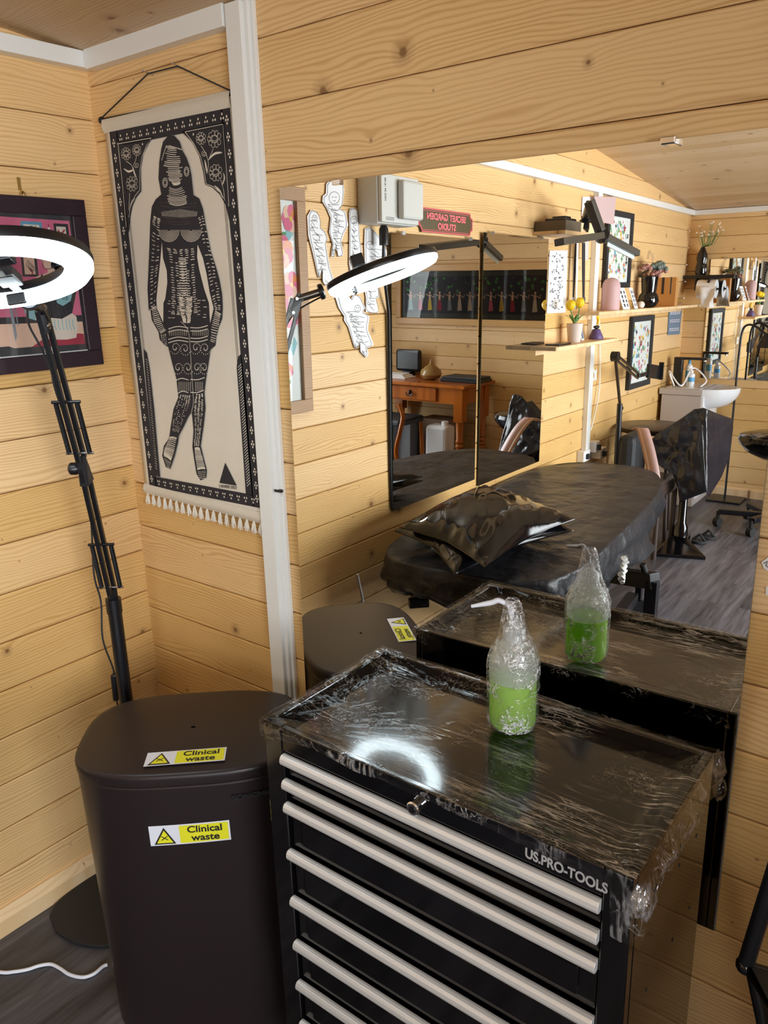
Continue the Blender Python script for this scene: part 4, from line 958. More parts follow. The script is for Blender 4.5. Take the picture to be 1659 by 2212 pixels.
# --- tall mirrors
def tall_mirror(y0, y1, z0, z1, label, nm='tall_mirror'):
    def P(y, z, o=0.0): return V((LO.x - LN.z*(z-LO.z)/LN.x + o, y, z))
    r = thing(nm, (P(y0, z0).x, (y0+y1)/2, z0), label, 'mirror')
    c = [P(y0, z0), P(y1, z0), P(y1, z1), P(y0, z1)]; bk = [p-V((0.004, 0, 0)) for p in c]
    MB().use('mirror_grey').add(c, [(0, 1, 2, 3)]).use('mirror_edge').add(c+bk, [(7, 6, 5, 4), (0, 4, 5, 1), (1, 5, 6, 2), (2, 6, 7, 3), (3, 7, 4, 0)]).build('mirror_glass', None, r)
    for y in (y0+0.08, y1-0.08): MB().box((0.0, y-0.01, z1-0.006), (P(y, z1).x+0.003, y+0.01, z1+0.008)).build('clip', 'steel', r)
    return r
tall_mirror(-1.955, -1.286, 0.72, 1.785, 'tall frameless mirror on left wall, nearer the electric box, reflecting the wooden desk')
tall_mirror(-2.665, -1.992, 0.68, 1.818, 'tall frameless mirror on left wall, farther one beside the narrow paper sheet')
# --- flower picture in oak frame
p0, p1 = mx(676, 887, 0.02), mx(651, 408, 0.02)
fy0, fy1, fz0, fz1 = p0.y+0.0, -0.30, p0.z, p1.z+0.004
fp_ = thing('flower_picture', (0, (fy0+fy1)/2, fz0), 'oak framed picture of pink flowers and green leaves, at mirror left edge beside cut-out drawings', 'picture')
frame(fp_, 0.002, 0.024, fy0, -0.46, fz0, fz1, 0.042, 'oak_frame')
A = MB(); A.use('art_white').box((0.004, fy0+0.03, fz0+0.03), (0.010, -0.49, fz1-0.03))
A.use('art_white').add([(0.0104, fy0+0.052, fz0+0.055), (0.0104, -0.50, fz0+0.055), (0.0104, -0.50, fz1-0.055), (0.0104, fy0+0.052, fz1-0.055)], [(0, 1, 2, 3)])
rnd = random.Random(3)
for k in range(60):
    y = rnd.uniform(fy0+0.06, -0.51); z = rnd.uniform(fz0+0.06, fz1-0.06); a = rnd.uniform(0, 6.28); l = rnd.uniform(0.02, 0.04)
    A.use(['art_green', 'art_green', 'art_teal'][k % 3]).flat([V((0.0106+k*1e-5, y+l*math.cos(a+t), z+l*math.sin(a+t)*(0.35 if i % 2 else 1))) for i, t in enumerate((0, 0.5, 3.14, 3.6))])
for (y, z, r) in ((-0.665, 1.80, 0.05), (-0.62, 1.70, 0.06), (-0.655, 1.60, 0.05), (-0.60, 1.55, 0.05), (-0.645, 1.50, 0.045), (-0.55, 1.78, 0.06), (-0.62, 1.33, 0.03), (-0.54, 1.4, 0.05)):
    y = fy0+0.085+(y+0.64)
    for k in range(7):
        a = k*0.9; A.use(['art_pink', 'art_skin', 'art_pink', 'art_orange'][k % 4]).flat([V((0.0114+k*1e-4, y+r*0.45*math.cos(a)+r*0.42*math.cos(t*0.785), z+r*0.45*math.sin(a)+r*0.42*math.sin(t*0.785))) for t in range(8)])
    A.use('art_yellow').flat([V((0.0124, y+r*0.15*math.cos(t*.785), z+r*0.15*math.sin(t*.785))) for t in range(8)])
A.build('print', None, fp_)
MB().add([(0.020, fy0+0.042, fz0+0.042), (0.020, -0.50, fz0+0.042), (0.020, -0.50, fz1-0.042), (0.020, fy0+0.042, fz1-0.042)], [(0, 1, 2, 3)]).build('glass_front', 'picture_glass', fp_)

# --- cut-out drawings
NX = V((1, 0, 0))
def c6(x, y): return mx(640+x/5.268, 380+y/5.268, 0.005)
cuts = [
 ('paper cut-out line drawing of a hooded figure, leftmost of the cut-outs beside oak frame', [(165, 385), (215, 400), (250, 440), (270, 520), (272, 590), (320, 630), (355, 715), (335, 765), (350, 880), (365, 960), (385, 1060), (430, 1190), (390, 1230), (330, 1250), (300, 1200), (298, 1060), (262, 1165), (240, 1120), (215, 1000), (180, 850), (135, 680), (122, 460)], (205, 480, 28)),
 ('paper cut-out line drawing of a ragged-skirted figure, topmost of the cut-outs', [(340, 90), (400, 30), (520, 20), (545, 170), (525, 330), (490, 370), (560, 410), (590, 560), (545, 650), (510, 760), (535, 900), (480, 925), (465, 860), (440, 820), (430, 910), (395, 930), (400, 850), (415, 780), (372, 640), (390, 480), (350, 380), (295, 290), (300, 230), (335, 200)], (430, 250, 60)),
 ('tall narrow paper cut-out drawing of a robed figure, central one behind the glowing ring', [(608, 375), (650, 364), (692, 390), (712, 560), (722, 720), (742, 860), (738, 1000), (745, 1100), (690, 1180), (620, 1150), (600, 1000), (605, 600), (598, 430)], (655, 500, 36)),
 ('paper cut-out drawing of a figure with an umbrella, nearest to the electric box', [(778, 600), (830, 580), (900, 640), (980, 740), (1030, 860), (1022, 970), (960, 1120), (930, 1200), (942, 1380), (905, 1395), (938, 1560), (790, 1548), (790, 1380), (770, 1250), (780, 1000), (772, 800)], (835, 790, 40)),
 ('paper cut-out drawing of a figure in a pointed hat, lowest of the cut-outs', [(430, 1335), (500, 1300), (560, 1330), (620, 1400), (650, 1350), (720, 1370), (785, 1500), (760, 1550), (832, 1600), (812, 1750), (882, 1920), (830, 1952), (800, 1960), (822, 2020), (795, 2072), (730, 2000), (725, 1900), (690, 1962), (660, 1950), (590, 1720), (540, 1640), (545, 1600), (480, 1500)], (695, 1510, 34))]
for lab, out, (hx, hy_, hr) in cuts:
    b = MB().use('paper').prism([c6(*p) for p in out], (0.0008, 0, 0)).use('paper_line')
    cx = sum(p[0] for p in out)/len(out); cy = sum(p[1] for p in out)/len(out)
    xs = [p[0] for p in out]; ys = [p[1] for p in out]
    def St(pts, w=0.0014): b.stroke(catmull([c6(*p) for p in pts], 3), w, NX, 0.0013)
    St([(cx+(x-cx)*0.86, y+(cy-y)*0.03) for x, y in out]+[(cx+(out[0][0]-cx)*.86, out[0][1])], 0.0017)
    St([(hx+hr*math.cos(a*.5), hy_+hr*1.15*math.sin(a*.5)) for a in range(14)]); St([(hx-hr*.5, hy_-4), (hx-hr*.3, hy_-12), (hx-hr*.1, hy_-4)]); St([(hx+hr*.1, hy_-4), (hx+hr*.3, hy_-12), (hx+hr*.5, hy_-4)]); St([(hx-hr*.25, hy_+hr*.5), (hx, hy_+hr*.6), (hx+hr*.25, hy_+hr*.5)])
    rr = random.Random(int(hx))
    y0 = hy_+hr*1.2; y1 = max(ys)-40
    for k in range(26):
        y = y0+(y1-y0)*k/26; row = []
        # width of the outline at this height
        cr = []
        for i in range(len(out)):
            (ax, ay), (bx, by) = out[i], out[(i+1) % len(out)]
            if (ay-y)*(by-y) < 0: cr.append(ax+(bx-ax)*(y-ay)/(by-ay))
        if len(cr) < 2: continue
        cr.sort(); l, r = cr[0], cr[1]; w = r-l
        if w < 18: continue
        x = l+w*rr.uniform(0.2, 0.45)
        St([(x, y), (x+w*rr.uniform(-.08, .2), y+rr.uniform(10, 30)), (min(r-8, x+w*rr.uniform(.1, .4)), y+rr.uniform(20, 60))])
        if k % 3 == 0: St([(l+w*0.2, y), (l+w*0.5, y+rr.uniform(-14, 14)), (l+w*0.8, y+rr.uniform(-6, 10))])
    tag(b.build('cutout_drawing', None), lab, 'drawing', None)
# --- electric box
mat('box_grey', (0.60, 0.60, 0.56), 0.4)
e0, e1, e2 = mx(801, 485, 0.0), mx(848, 487, 0.0), mx(905, 487, 0.09)
eb_ = thing('consumer_unit', (0, -1.22, 1.80), 'light grey electric box with hinged cover, high on left wall beside the name sign', 'electric box')
ya = mx(802, 440, 0.06).y; yb = mx(846, 440, 0.095).y; yc = mx(903, 440, 0.10).y
zb_ = mx(846, 484, 0.095).z; ztp = zb_+0.165
MB().box((0.0, yc-0.01, zb_), (0.085, ya, ztp)).build('box_body', 'box_grey', eb_, bevel=0.004)
cv = MB().box((0.085, yc-0.004, zb_+0.004), (0.100, ya-0.006, ztp-0.004)).build('front_cover', 'box_grey', eb_, bevel=0.003)
MB().box((0.100, yc+0.002, zb_+0.018), (0.128, ya-0.10, ztp-0.018)).build('hinged_flap', 'box_grey', eb_, bevel=0.010)
for k in range(3): MB().box((0.100, ya-0.03, zb_+0.012+k*0.004), (0.1004, ya-0.08, zb_+0.0135+k*0.004)).build('print_line', 'paper_line', cv)
text('HDC 04 10100', 0.012, 'paper_line', (0.1006, ya-0.028, zb_+0.11), (0, 0, 1), (0, -1, 0), cv, 'lettering')
c0 = V((0.045, yb-0.02, zb_))
cc_ = MB().lathe([(0.017, 0.0), (0.017, 0.055), (0.010, 0.068)], c0-V((0, 0, 0.068)), 16).tube([c0-V((0, 0, 0.06)), c0-V((0.005, 0, 0.14)), V((0.012, -1.274, 1.5)), V((0.007, -1.278, 0.9)), V((0.007, -1.282, 0.735))], 0.0065, 10).build('conduit_cable', 'black_satin')
tag(cc_, 'thick black cable running down the wall from the grey electric box', 'cable')
# --- sign
s0, s1, s2, s3 = mx(908, 434, .012), mx(1022, 466, .012), mx(1020, 513, .012), mx(902, 505, .012)
sc_ = (s0+s1+s2+s3)/4; sw = abs(s0.y-s1.y)+0.01; sh = 0.092
mat('sign_olive', (0.085, 0.062, 0.022), 0.4); mat('sign_pink', (0.85, 0.16, 0.18), 0.5)
sg_ = thing('name_sign', (0, sc_.y, sc_.z-sh/2), 'olive and pink name sign with notched corners, above the tall mirror', 'sign')
def plaque(w, h, x):
    r = 0.022*h/0.092; pts = []
    for cx, cz, a0 in ((w/2, h/2, 180), (-w/2, h/2, 270), (-w/2, -h/2, 0), (w/2, -h/2, 90)):
        for k in range(6):
            a = math.radians(a0+k*18 if a0 in (180, 270, 0, 90) else 0); a = math.radians(a0+(90-k*18) if True else 0)
            pts.append(V((x, sc_.y+cx+r*math.cos(a), sc_.z+cz+r*math.sin(a))))
    return pts
MB().prism(plaque(sw, sh, 0.002), (0.008, 0, 0)).build('board', 'sign_olive', sg_)
for k_, w_ in ((0.0, 0.005), (0.014, 0.002)):
    pts = plaque(sw-0.006-k_, sh-0.006-k_, 0.0104); MB().tube(pts, w_/2, 6, closed=True).build('border', 'sign_pink', sg_)
text('SECRET GARDEN', 0.033, 'sign_pink', (0.0104, sc_.y, sc_.z+0.015), (0, 1, 0), (0, 0, 1), sg_, 'lettering', 0.0012, bold=0.0011, sx=1.2)
text('STUDIO', 0.033, 'sign_pink', (0.0104, sc_.y, sc_.z-0.020), (0, 1, 0), (0, 0, 1), sg_, 'lettering', 0.0012, bold=0.0011, sx=1.2)
# --- narrow sheet of small drawings
def sheet(nm, pts, x, material, label, cat, art=None):
    b = MB().use(material).prism([mx(px, py, x) for px, py in pts], (0.0007, 0, 0))
    if art: art(b, x+0.0007)
    return tag(b.build(nm, None), label, cat)
def quadf(pts, x):
    Q = [mx(px, py, x) for px, py in pts]
    return lambda s, t: (Q[0]*(1-s)+Q[1]*s)*(1-t)+(Q[3]*(1-s)+Q[2]*s)*t
def flash(b, x):
    f = quadf([(1187, 541), (1226, 541), (1221, 675), (1181, 677)], x); r = random.Random(5); b.use('paper_line')
    for k in range(70):
        s, t = r.uniform(.12, .85), r.uniform(.04, .95); pts = [f(s+r.uniform(-.06, .06), t+r.uniform(-.022, .022)) for _ in range(5)]
        b.stroke(catmull(pts, 3), 0.0028, NX, 0.0004)
sheet('flash_sheet', [(1187, 541), (1226, 541), (1221, 675), (1181, 677)], 0.004, 'paper', 'narrow white paper sheet of tiny black drawings beside the tall mirror', 'poster', flash)
# --- shelves
def shelf(y0, y1, z, dep, label, batten=True, th=0.018):
    t = thing('wall_shelf', (0, (y0+y1)/2, z-th), label, 'shelf')
    MB().box((0.0, y0, z-th), (dep, y1, z)).build('shelf_board', 'pine_board_y', t, bevel=0.001)
    if batten: MB().box((0.0, y0+0.06, z-th-0.03), (0.018, y1-0.06, z-th)).build('batten', 'pine_board_y', t, bevel=0.001)
    return t
S1Z = 1.297; s1a, s1b = mx(1218, 747, .15).y, mx(1298, 737, .05).y
shelf(min(-3.06, s1b), -2.50, S1Z, 0.155, 'short pine shelf under the yellow tulips, just past the tall mirrors')
S2Z = 1.452
shelf(-5.15, -3.04, S2Z, 0.16, 'long pine shelf holding pink vase, black vase and wooden box')
S3Z = 1.846
shelf(-2.98, -2.52, S3Z, 0.17, 'high pine shelf carrying the box and router, above the flash sheet')
bx_ = MB().use('pine_board_y').box((0.01, -2.93, S3Z+.001), (0.16, -2.55, S3Z+0.045)); mat('card_dark', (0.10, 0.07, 0.04), .6)
bx_.use('card_dark').box((0.005, -2.72, S3Z+0.001), (0.166, -2.53, S3Z+0.0465))
tag(bx_.build('flat_box', None), 'flat cardboard box with dark sleeve lying on the high shelf', 'box')
ro = thing('router', (0.08, -2.66, S3Z+0.047), 'small black router on the flat box on the high shelf', 'router')
MB().box((0.03, -2.72, S3Z+0.048), (0.14, -2.59, S3Z+0.062)).build('router_body', 'black_satin', ro, bevel=0.003); MB().box((0.05, -2.70, S3Z+0.062), (0.12, -2.63, S3Z+0.074)).build('router_top', 'black_satin', ro, bevel=0.003)
tw = catmull([V((0.15+0.025*math.cos(k*1.3), -2.80-0.02*k/5+0.03*math.sin(k*1.3), S3Z+0.052+0.004*(k % 3))) for k in range(14)], 4)
tag(MB().tube(tw, 0.0035, 6).build('coiled_cable', 'black_rubber'), 'tangle of black cable beside the router on the high shelf', 'cable')
# --- three-armed lamp clamped to the high shelf
def my_(px, py, x=0.34): return mx(px, py, x)
hub = my_(1300, 509)
tl = thing('three_arm_lamp', tuple(hub), 'black three-armed LED lamp clamped beside the high shelf, arms spread like a propeller', 'lamp')
MB().lathe([(0.030, -0.022), (0.034, 0.0), (0.030, 0.020)], hub, 20, (0.5, 0.7, 0.3)).build('hub', 'black_satin', tl)
mat('arm_olive', (0.055, 0.048, 0.036), 0.35); mat('led_off', (0.55, 0.60, 0.58), 0.4)
for k, (px, py, dx) in enumerate(((1208, 523, 0.02), (1273, 434, -0.05), (1374, 548, 0.06))):
    e_ = my_(px, py, 0.34+dx); am = MB().bar(hub+(e_-hub).normalized()*0.02, e_, 0.030, 0.046, up=(1, 0.3, 0.1)).build('lamp_arm', 'arm_olive', tl, bevel=0.004)
    u_ = (e_-hub).normalized(); sd = u_.cross(V((1, 0.3, 0.1))).normalized()
    if k == 2: MB().bar(hub+u_*0.05+V((0, 0, -0.022)), e_-u_*0.02+V((0, 0, -0.022)), 0.024, 0.006, up=(1, 0.3, 0.1)).build('led_strip', 'led_off', am)
br = mx(1264, 470, 0.15)
MB().bar(my_(1273, 440, 0.29), br, 0.03, 0.03).bar(br, V((0.16, br.y+0.02, S3Z+0.01)), 0.04, 0.05).build('shelf_clamp', 'black_satin', tl, bevel=0.004)
# --- papers beside the lamp
mat('paper_pink', (0.56, 0.40, 0.39), 0.8); mat('paper_lilac', (0.72, 0.68, 0.74), 0.8)
sheet('paper_sheet', [(1258, 425), (1300, 425), (1290, 455), (1256, 470)], 0.004, 'paper_lilac', 'pale lilac paper sheet pinned below the white trim behind the lamp', 'paper')
sheet('paper_sheet', [(1284, 424), (1331, 426), (1325, 485), (1285, 478)], 0.03, 'paper_pink', 'dusky pink paper sheet pinned below the white trim', 'paper')
# --- metal rule and lanyards hanging under the high shelf
for px0, px1, py0, py1, x, m_, lab in ((1265, 1272, 482, 512, 0.05, 'aluminium', 'steel ruler hanging below the high shelf'),):
    a, c = mx(px0, py0, x), mx(px1, py1, x); tag(MB().box((x, c.y, c.z-0.12), (x+0.002, a.y, a.z)).build('ruler', m_), lab, 'ruler')
for i, (px, w, m_, lab) in enumerate(((1244, 0.028, 'black_matte', 'black lanyard hanging under the high shelf, left of the pale patterned one'), (1247, 0.022, 'paper', 'pale patterned lanyard hanging between two black ones'), (1260, 0.040, 'black_matte', 'wide black strap with clip hanging beside the white pole'))):
    a = mx(px, 525, 0.03+i*0.012); c = mx(px-6+3*i, 642 if i != 1 else 655, 0.03+i*0.012)
    r = thing('lanyard', tuple(c), lab, 'lanyard')
    MB().prism([a+V((0, w/2, 0)), a-V((0, w/2, 0)), (a+c)/2-V((0, w*0.45, 0)), c-V((0, w/3, 0)), c+V((0, w/3, 0)), (a+c)/2+V((0, w*0.5, 0))], (0.003, 0, 0)).build('strap', m_, r)
    MB().box((c.x-0.002, c.y-w*0.4, c.z-0.03), (c.x+0.006, c.y+w*0.4, c.z)).build('clip', 'steel', r)
    MB().tube([V((0.0, a.y, a.z+0.006)), V((a.x+0.006, a.y, a.z+0.002))], 0.003, 6).build('hook', 'steel', r)
# --- framed flower sheets
def flower_sheet(nm, pts, label, seed, wf):
    Q = [mx(px, py, 0.022) for px, py in pts]; y0 = min(p.y for p in Q[1:3]); y1 = max(Q[0].y, Q[3].y)
    z1 = (Q[0].z+Q[1].z)/2; z0 = (Q[2].z+Q[3].z)/2
    r = thing(nm, (0, (y0+y1)/2, z0), label, 'picture'); frame(r, 0.002, 0.026, y0, y1, z0, z1, wf, 'black_matte')
    A = MB().use('art_white').box((0.004, y0+wf*0.8, z0+wf*0.8), (0.012, y1-wf*0.8, z1-wf*0.8)); rr = random.Random(seed)
    for k in range(90):
        y = rr.uniform(y0+wf*1.8, y1-wf*1.8); z = rr.uniform(z0+wf*1.8, z1-wf*1.8); l = rr.uniform(0.010, 0.026); a = rr.uniform(0, 6.28)
        A.use(rr.choice(['art_pink', 'art_orange', 'art_green', 'art_green', 'art_blue', 'art_red', 'art_yellow', 'mount_grey'])).flat([V((0.0124+k*1e-5, y+l*math.cos(a+t)*(0.4 if i % 2 else 1), z+l*math.sin(a+t)*(0.5 if i % 2 else 1))) for i, t in enumerate((0, .7, 1.57, 2.3, 3.14, 3.9, 4.7, 5.5))])
    A.build('print', None, r)
    MB().add([(0.022, y0+wf, z0+wf), (0.022, y1-wf, z0+wf), (0.022, y1-wf, z1-wf), (0.022, y0+wf, z1-wf)], [(0, 1, 2, 3)]).build('glass_front', 'picture_glass', r)
flower_sheet('framed_picture', [(1322, 452), (1370, 462), (1356, 625), (1306, 618)], 'black framed print of many small red and green flowers above the long shelf', 11, 0.032)
flower_sheet('framed_picture', [(1367, 683), (1414, 681), (1401, 828), (1357, 846)], 'black framed flower print hanging below the long shelf', 23, 0.036)
# --- calendar
def calart(b, x):
    f = quadf([(1446, 658), (1474, 656), (1468, 722), (1442, 724)], x); b.use('paper_lilac')
    for t0, t1 in ((0.0, 0.13),): b.flat([f(0, t0), f(1, t0), f(1, t1), f(0, t1)], (0.0006, 0, 0))
    for t in (0.25, 0.3, 0.5, 0.56, 0.78, 0.84): 
        for s in range(5): b.flat([f(0.12+s*.16, t), f(0.24+s*.16, t), f(0.24+s*.16, t+.03), f(0.12+s*.16, t+.03)], (0.0006, 0, 0))
mat('cal_blue', (0.16, 0.22, 0.30), 0.7)
sheet('wall_calendar', [(1446, 658), (1474, 656), (1468, 722), (1442, 724)], 0.004, 'cal_blue', 'blue-grey wall calendar hanging under the end of the long shelf', 'calendar', calart)
# --- things on the short shelf
tp = mx(1240, 735, 0.08); tp.z = S1Z
tu = thing('potted_tulips', tuple(tp), 'two yellow tulips in a pale pot on the short pine shelf', 'plant')
mat('pot_pale', (0.66, 0.56, 0.50), 0.8); mat('tulip_yellow', (0.90, 0.58, 0.01), 0.5); mat('leaf_green', (0.10, 0.22, 0.06), 0.5); mat('bulb', (0.60, 0.42, 0.22), 0.7)
MB().lathe([(0.030, 0.0), (0.033, 0.004), (0.044, 0.10), (0.040, 0.10), (0.038, 0.085), (0.0, 0.083)], tp, 28).build('pot', 'pot_pale', tu)
MB().ball(tp+V((0.005, 0, 0.093)), 0.020).build('bulb', 'bulb', tu)
for px, py in ((1232, 660), (1252, 655)):
    h_ = mx(px, py, 0.085); st = MB().tube(catmull([tp+V((0, 0, 0.09)), (tp+h_)/2+V((0.006, 0, 0.03)), h_-V((0, 0, 0.02))], 5), 0.003, 8).build('stem', 'leaf_green', tu)
    fb = MB()
    for k in range(6):
        a = k*1.047; P = []
        for i in range(6):
            t = i/5; rr_ = 0.026*math.sin(0.35+2.3*t)
            P.append([h_+V((math.cos(a+w_)*rr_, math.sin(a+w_)*rr_, -0.024+0.052*t)) for w_ in (-0.62, -.3, 0, .3, 0.62)])
        fb.grid(P)
    fb.build('blossom', 'tulip_yellow', st, solid=0.001)
for k in range(7):
    a = k*0.9; P = []; b = MB()
    for i in range(7):
        t = i/6; c = tp+V((math.cos(a)*0.05*t**1.3, math.sin(a)*0.06*t**1.3, 0.09+0.085*t-0.03*t*t)); wd = 0.010*math.sin(math.pi*min(0.98, t*0.85+0.12))
        P.append([c-V((-math.sin(a), math.cos(a), 0))*wd, c+V((0, 0, -0.002)), c+V((-math.sin(a), math.cos(a), 0))*wd])
    b.grid(P).build('leaf', 'leaf_green', tu, solid=0.001)
p_ = mx(1212, 741, 0.10); tag(MB().box((0.045, p_.y-0.075, S1Z), (0.125, p_.y+0.075, S1Z+0.008)).build('phone', 'black_satin', bevel=0.002), 'flat black phone lying at the near end of the short shelf', 'phone')
cp = mx(1259, 730, 0.05); cdv = thing('small_card', (cp.x, cp.y, S1Z), 'small white card with dark figure standing between tulip pot and purple ornament', 'card')
MB().prism([V((0.05, cp.y-0.02, S1Z)), V((0.05, cp.y+0.02, S1Z)), V((0.03, cp.y+0.02, S1Z+0.08)), V((0.03, cp.y-0.02, S1Z+0.08))], (0.002, 0, 0)).build('card', 'paper', cdv)
MB().flat([V((0.050, cp.y-0.01, S1Z+0.01)), V((0.050, cp.y+0.012, S1Z+0.01)), V((0.040, cp.y+0.008, S1Z+0.06)), V((0.040, cp.y-0.006, S1Z+0.06))], (0.0025, 0, 0)).build('printed_figure', 'cal_blue', cdv)
op = mx(1287, 733, 0.08); mat('purple', (0.10, 0.06, 0.18), 0.5)
on = thing('ornament', (op.x, op.y, S1Z), 'purple ornament with a black bow and yellow crescent on the short shelf', 'ornament')
MB().lathe([(0.040, 0), (0.042, 0.01), (0.030, 0.035), (0.022, 0.055), (0.0, 0.06)], (op.x, op.y, S1Z), 9).build('ornament_base', 'purple', on)
MB().ball(V((op.x, op.y, S1Z+0.068)), 0.016, sq=(1, 1.8, 0.6)).build('bow', 'black_matte', on)
MB().tube([V((op.x, op.y-0.005-0.022*math.cos(a*.5), S1Z+0.10+0.024*math.sin(a*.5))) for a in range(-2, 6)], [0.002, 0.004, .006, .007, .007, .006, .004, .002], 8).build('crescent', 'tulip_yellow', on)
# --- things on the long shelf
mat('blush', (0.56, 0.36, 0.36), 0.6)
pv = mx(1318, 660, 0.09); pv.z = S2Z
bd = MB().lathe([(0.050, 0.0), (0.053, 0.004), (0.053, 0.125), (0.049, 0.150), (0.036, 0.170), (0.018, 0.180), (0.0, 0.183)], pv, 28).build('domed_jar', 'blush'); tag(bd, 'tall dusky pink domed jar at the near end of the long shelf', 'jar')
for k, (px, lab) in enumerate(((1345, 'white printed card leaning beside the pink domed jar'), (1366, 'white card with photo strips leaning against the black vase'))):
    c = mx(px, 660, 0.10); t = thing('price_card', (0.1, c.y, S2Z), lab, 'card')
    q0 = V((0.125, c.y, S2Z)); uy = V((0.10 if k else -0.12, 1, 0)).normalized()
    qs = [q0-uy*0.045, q0+uy*0.045, q0+uy*0.045+V((-0.045, 0, 0.125)), q0-uy*0.045+V((-0.045, 0, 0.125))]
    MB().prism(qs, V((0.002, 0, 0.0005))).build('card', 'paper', t)
    f = lambda s, z: qs[0]*(1-s)*(1-z)+qs[1]*s*(1-z)+qs[2]*s*z+qs[3]*(1-s)*z+V((0.003, 0, 0.001))
    a = MB()
    for s0_, s1_ in ((0.15, 0.3), (0.55, 0.75)):
        for j in range(4): a.flat([f(s0_, .12+j*.2), f(s1_, .12+j*.2), f(s1_, .26+j*.2), f(s0_, .26+j*.2)])
    a.build('printed_strips', 'mount_grey', t)
sh_ = mx(1385, 655, 0.12); tag(MB().ball(V((0.12, sh_.y, S2Z+0.022)), 0.022, sq=(1, 1.15, 1)).build('sea_shell', 'art_cream'), 'small round cream shell in front of the black vase', 'shell')
bv = mx(1400, 655, 0.09); bv.z = S2Z
vs_ = thing('black_vase', tuple(bv), 'glossy black two-bulb vase holding grey-pink succulents on the long shelf', 'vase')
MB().lathe([(0.030, 0), (0.050, 0.008), (0.066, 0.040), (0.060, 0.075), (0.045, 0.095), (0.048, 0.115), (0.054, 0.19), (0.050, 0.195), (0.046, 0.19), (0.0, 0.18)], bv, 28).build('vase_body', 'black_paint', vs_)
mat('succulent', (0.16, 0.20, 0.17), 0.6); mat('succulent_pink', (0.42, 0.20, 0.17), 0.6)
rr = random.Random(9)
for k in range(14):
    c = bv+V((rr.uniform(-.06, .06), rr.uniform(-.10, .10), 0.195+rr.uniform(0, .08))); b = MB()
    for j in range(10):
        a = j*2.4; r_ = 0.008+0.0034*j; b.ball(c+V((math.cos(a)*r_*0.9, math.sin(a)*r_, 0.014-0.002*j)), 0.014, 7, 5, (1, 1, 0.9))
    b.build('rosette', 'succulent_pink' if k % 3 == 0 else 'succulent', vs_)
for k in range(4):
    c = bv+V((0, -.02+.02*k, 0.2)); MB().tube(catmull([c, c+V((0.01, 0.03-.03*k, 0.10)), c+V((0.0, 0.07-.03*k, 0.15)), c+V((0, 0.10-.03*k, 0.10))], 4), 0.0022, 5).build('dry_stem', 'bulb', vs_)
wb0 = mx(1412, 655, 0.05).y; wb1 = mx(1462, 655, 0.16).y
mat('box_orange', (0.50, 0.23, 0.06), 0.5)
wbx = thing('wooden_box', (0.085, (wb0+wb1)/2, S2Z), 'orange-brown wooden box with a slotted front on the long shelf', 'box')
MB().box((0.01, min(wb0, wb1)-0.02, S2Z), (0.155, max(wb0, wb1)-0.12, S2Z+0.19)).build('box_body', 'box_orange', wbx, bevel=0.002)
MB().box((0.153, wb1+0.14, S2Z+0.08), (0.157, wb1+0.155, S2Z+0.19)).box((0.06, max(wb0, wb1)-0.121, S2Z+0.08), (0.075, max(wb0, wb1)-0.118, S2Z+0.19)).build('slot', 'black_matte', wbx)
# --- roll holder, paper roll, black bottle vase with flowers near the far corner
rh = thing('roll_holder', (0.12, -5.19, 1.44), 'black bracket shelf with paper roll holder in the far corner', 'holder')
MB().box((0.0, -5.2, 1.635), (0.36, -5.13, 1.66)).build('bracket_bar', 'black_satin', rh); MB().box((0.20, -5.20, 1.53), (0.215, -5.05, 1.64)).build('bracket_arm', 'black_satin', rh)
MB().tube([V((0.10, -5.10, 1.56)), V((0.27, -5.10, 1.56))], 0.008, 10).build('spindle', 'black_satin', rh); MB().box((0.10, -5.2, 1.55), (0.11, -5.09, 1.64)).build('bracket_arm', 'black_satin', rh)
rl_ = thing('paper_roll', (0.19, -5.10, 1.49), 'white paper roll with a loose trailing sheet under the black bracket', 'paper roll')
MB().lathe([(0.02, 0), (0.066, 0), (0.066, 0.13), (0.02, 0.13), (0.02, 0)], (0.125, -5.10, 1.56), 28, (1, 0, 0), caps=False).build('roll', 'paper', rl_)
P = []
for i in range(10):
    t = i/9; P.append([V((0.13+0.12*s+0.05*t+0.02*math.sin(3*t+s*2), -5.035+0.06*t+0.015*math.sin(6*s+t*4), 1.58-0.15*t)) for s in (0, .25, .5, .75, 1)])
MB().grid(P).build('loose_sheet', 'paper', rl_, solid=0.001)
bb = V((0.20, -4.98, 1.44)); bb = Mi(1500, 600, 'y', -5.0)
vz = thing('bottle_vase', (bb.x, -5.0, 1.66), 'slender black figure-shaped vase holding small white flowers on the black bracket', 'vase')
bb = V((bb.x, -5.165, 1.661))
MB().lathe([(0.035, 0), (0.042, 0.02), (0.040, 0.06), (0.034, 0.09), (0.040, 0.12), (0.036, 0.15), (0.022, 0.18), (0.013, 0.20)], bb, 16).build('vase_body', 'black_paint', vz)
fl_ = MB(); st_ = MB(); rr = random.Random(4)
for k in range(26):
    e_ = bb+V((rr.uniform(-0.05, 0.13), rr.uniform(-0.02, 0.09), 0.27+rr.uniform(0, .10))); st_.tube([bb+V((0, 0, 0.2)), (bb+e_)/2+V((0.01, 0, 0.06)), e_], 0.0015, 4); fl_.ball(e_, 0.0075, 6, 4)
st_.build('stems', 'leaf_green', vz); tag(fl_.build('small_flowers', 'art_cream', vz), kind='stuff')
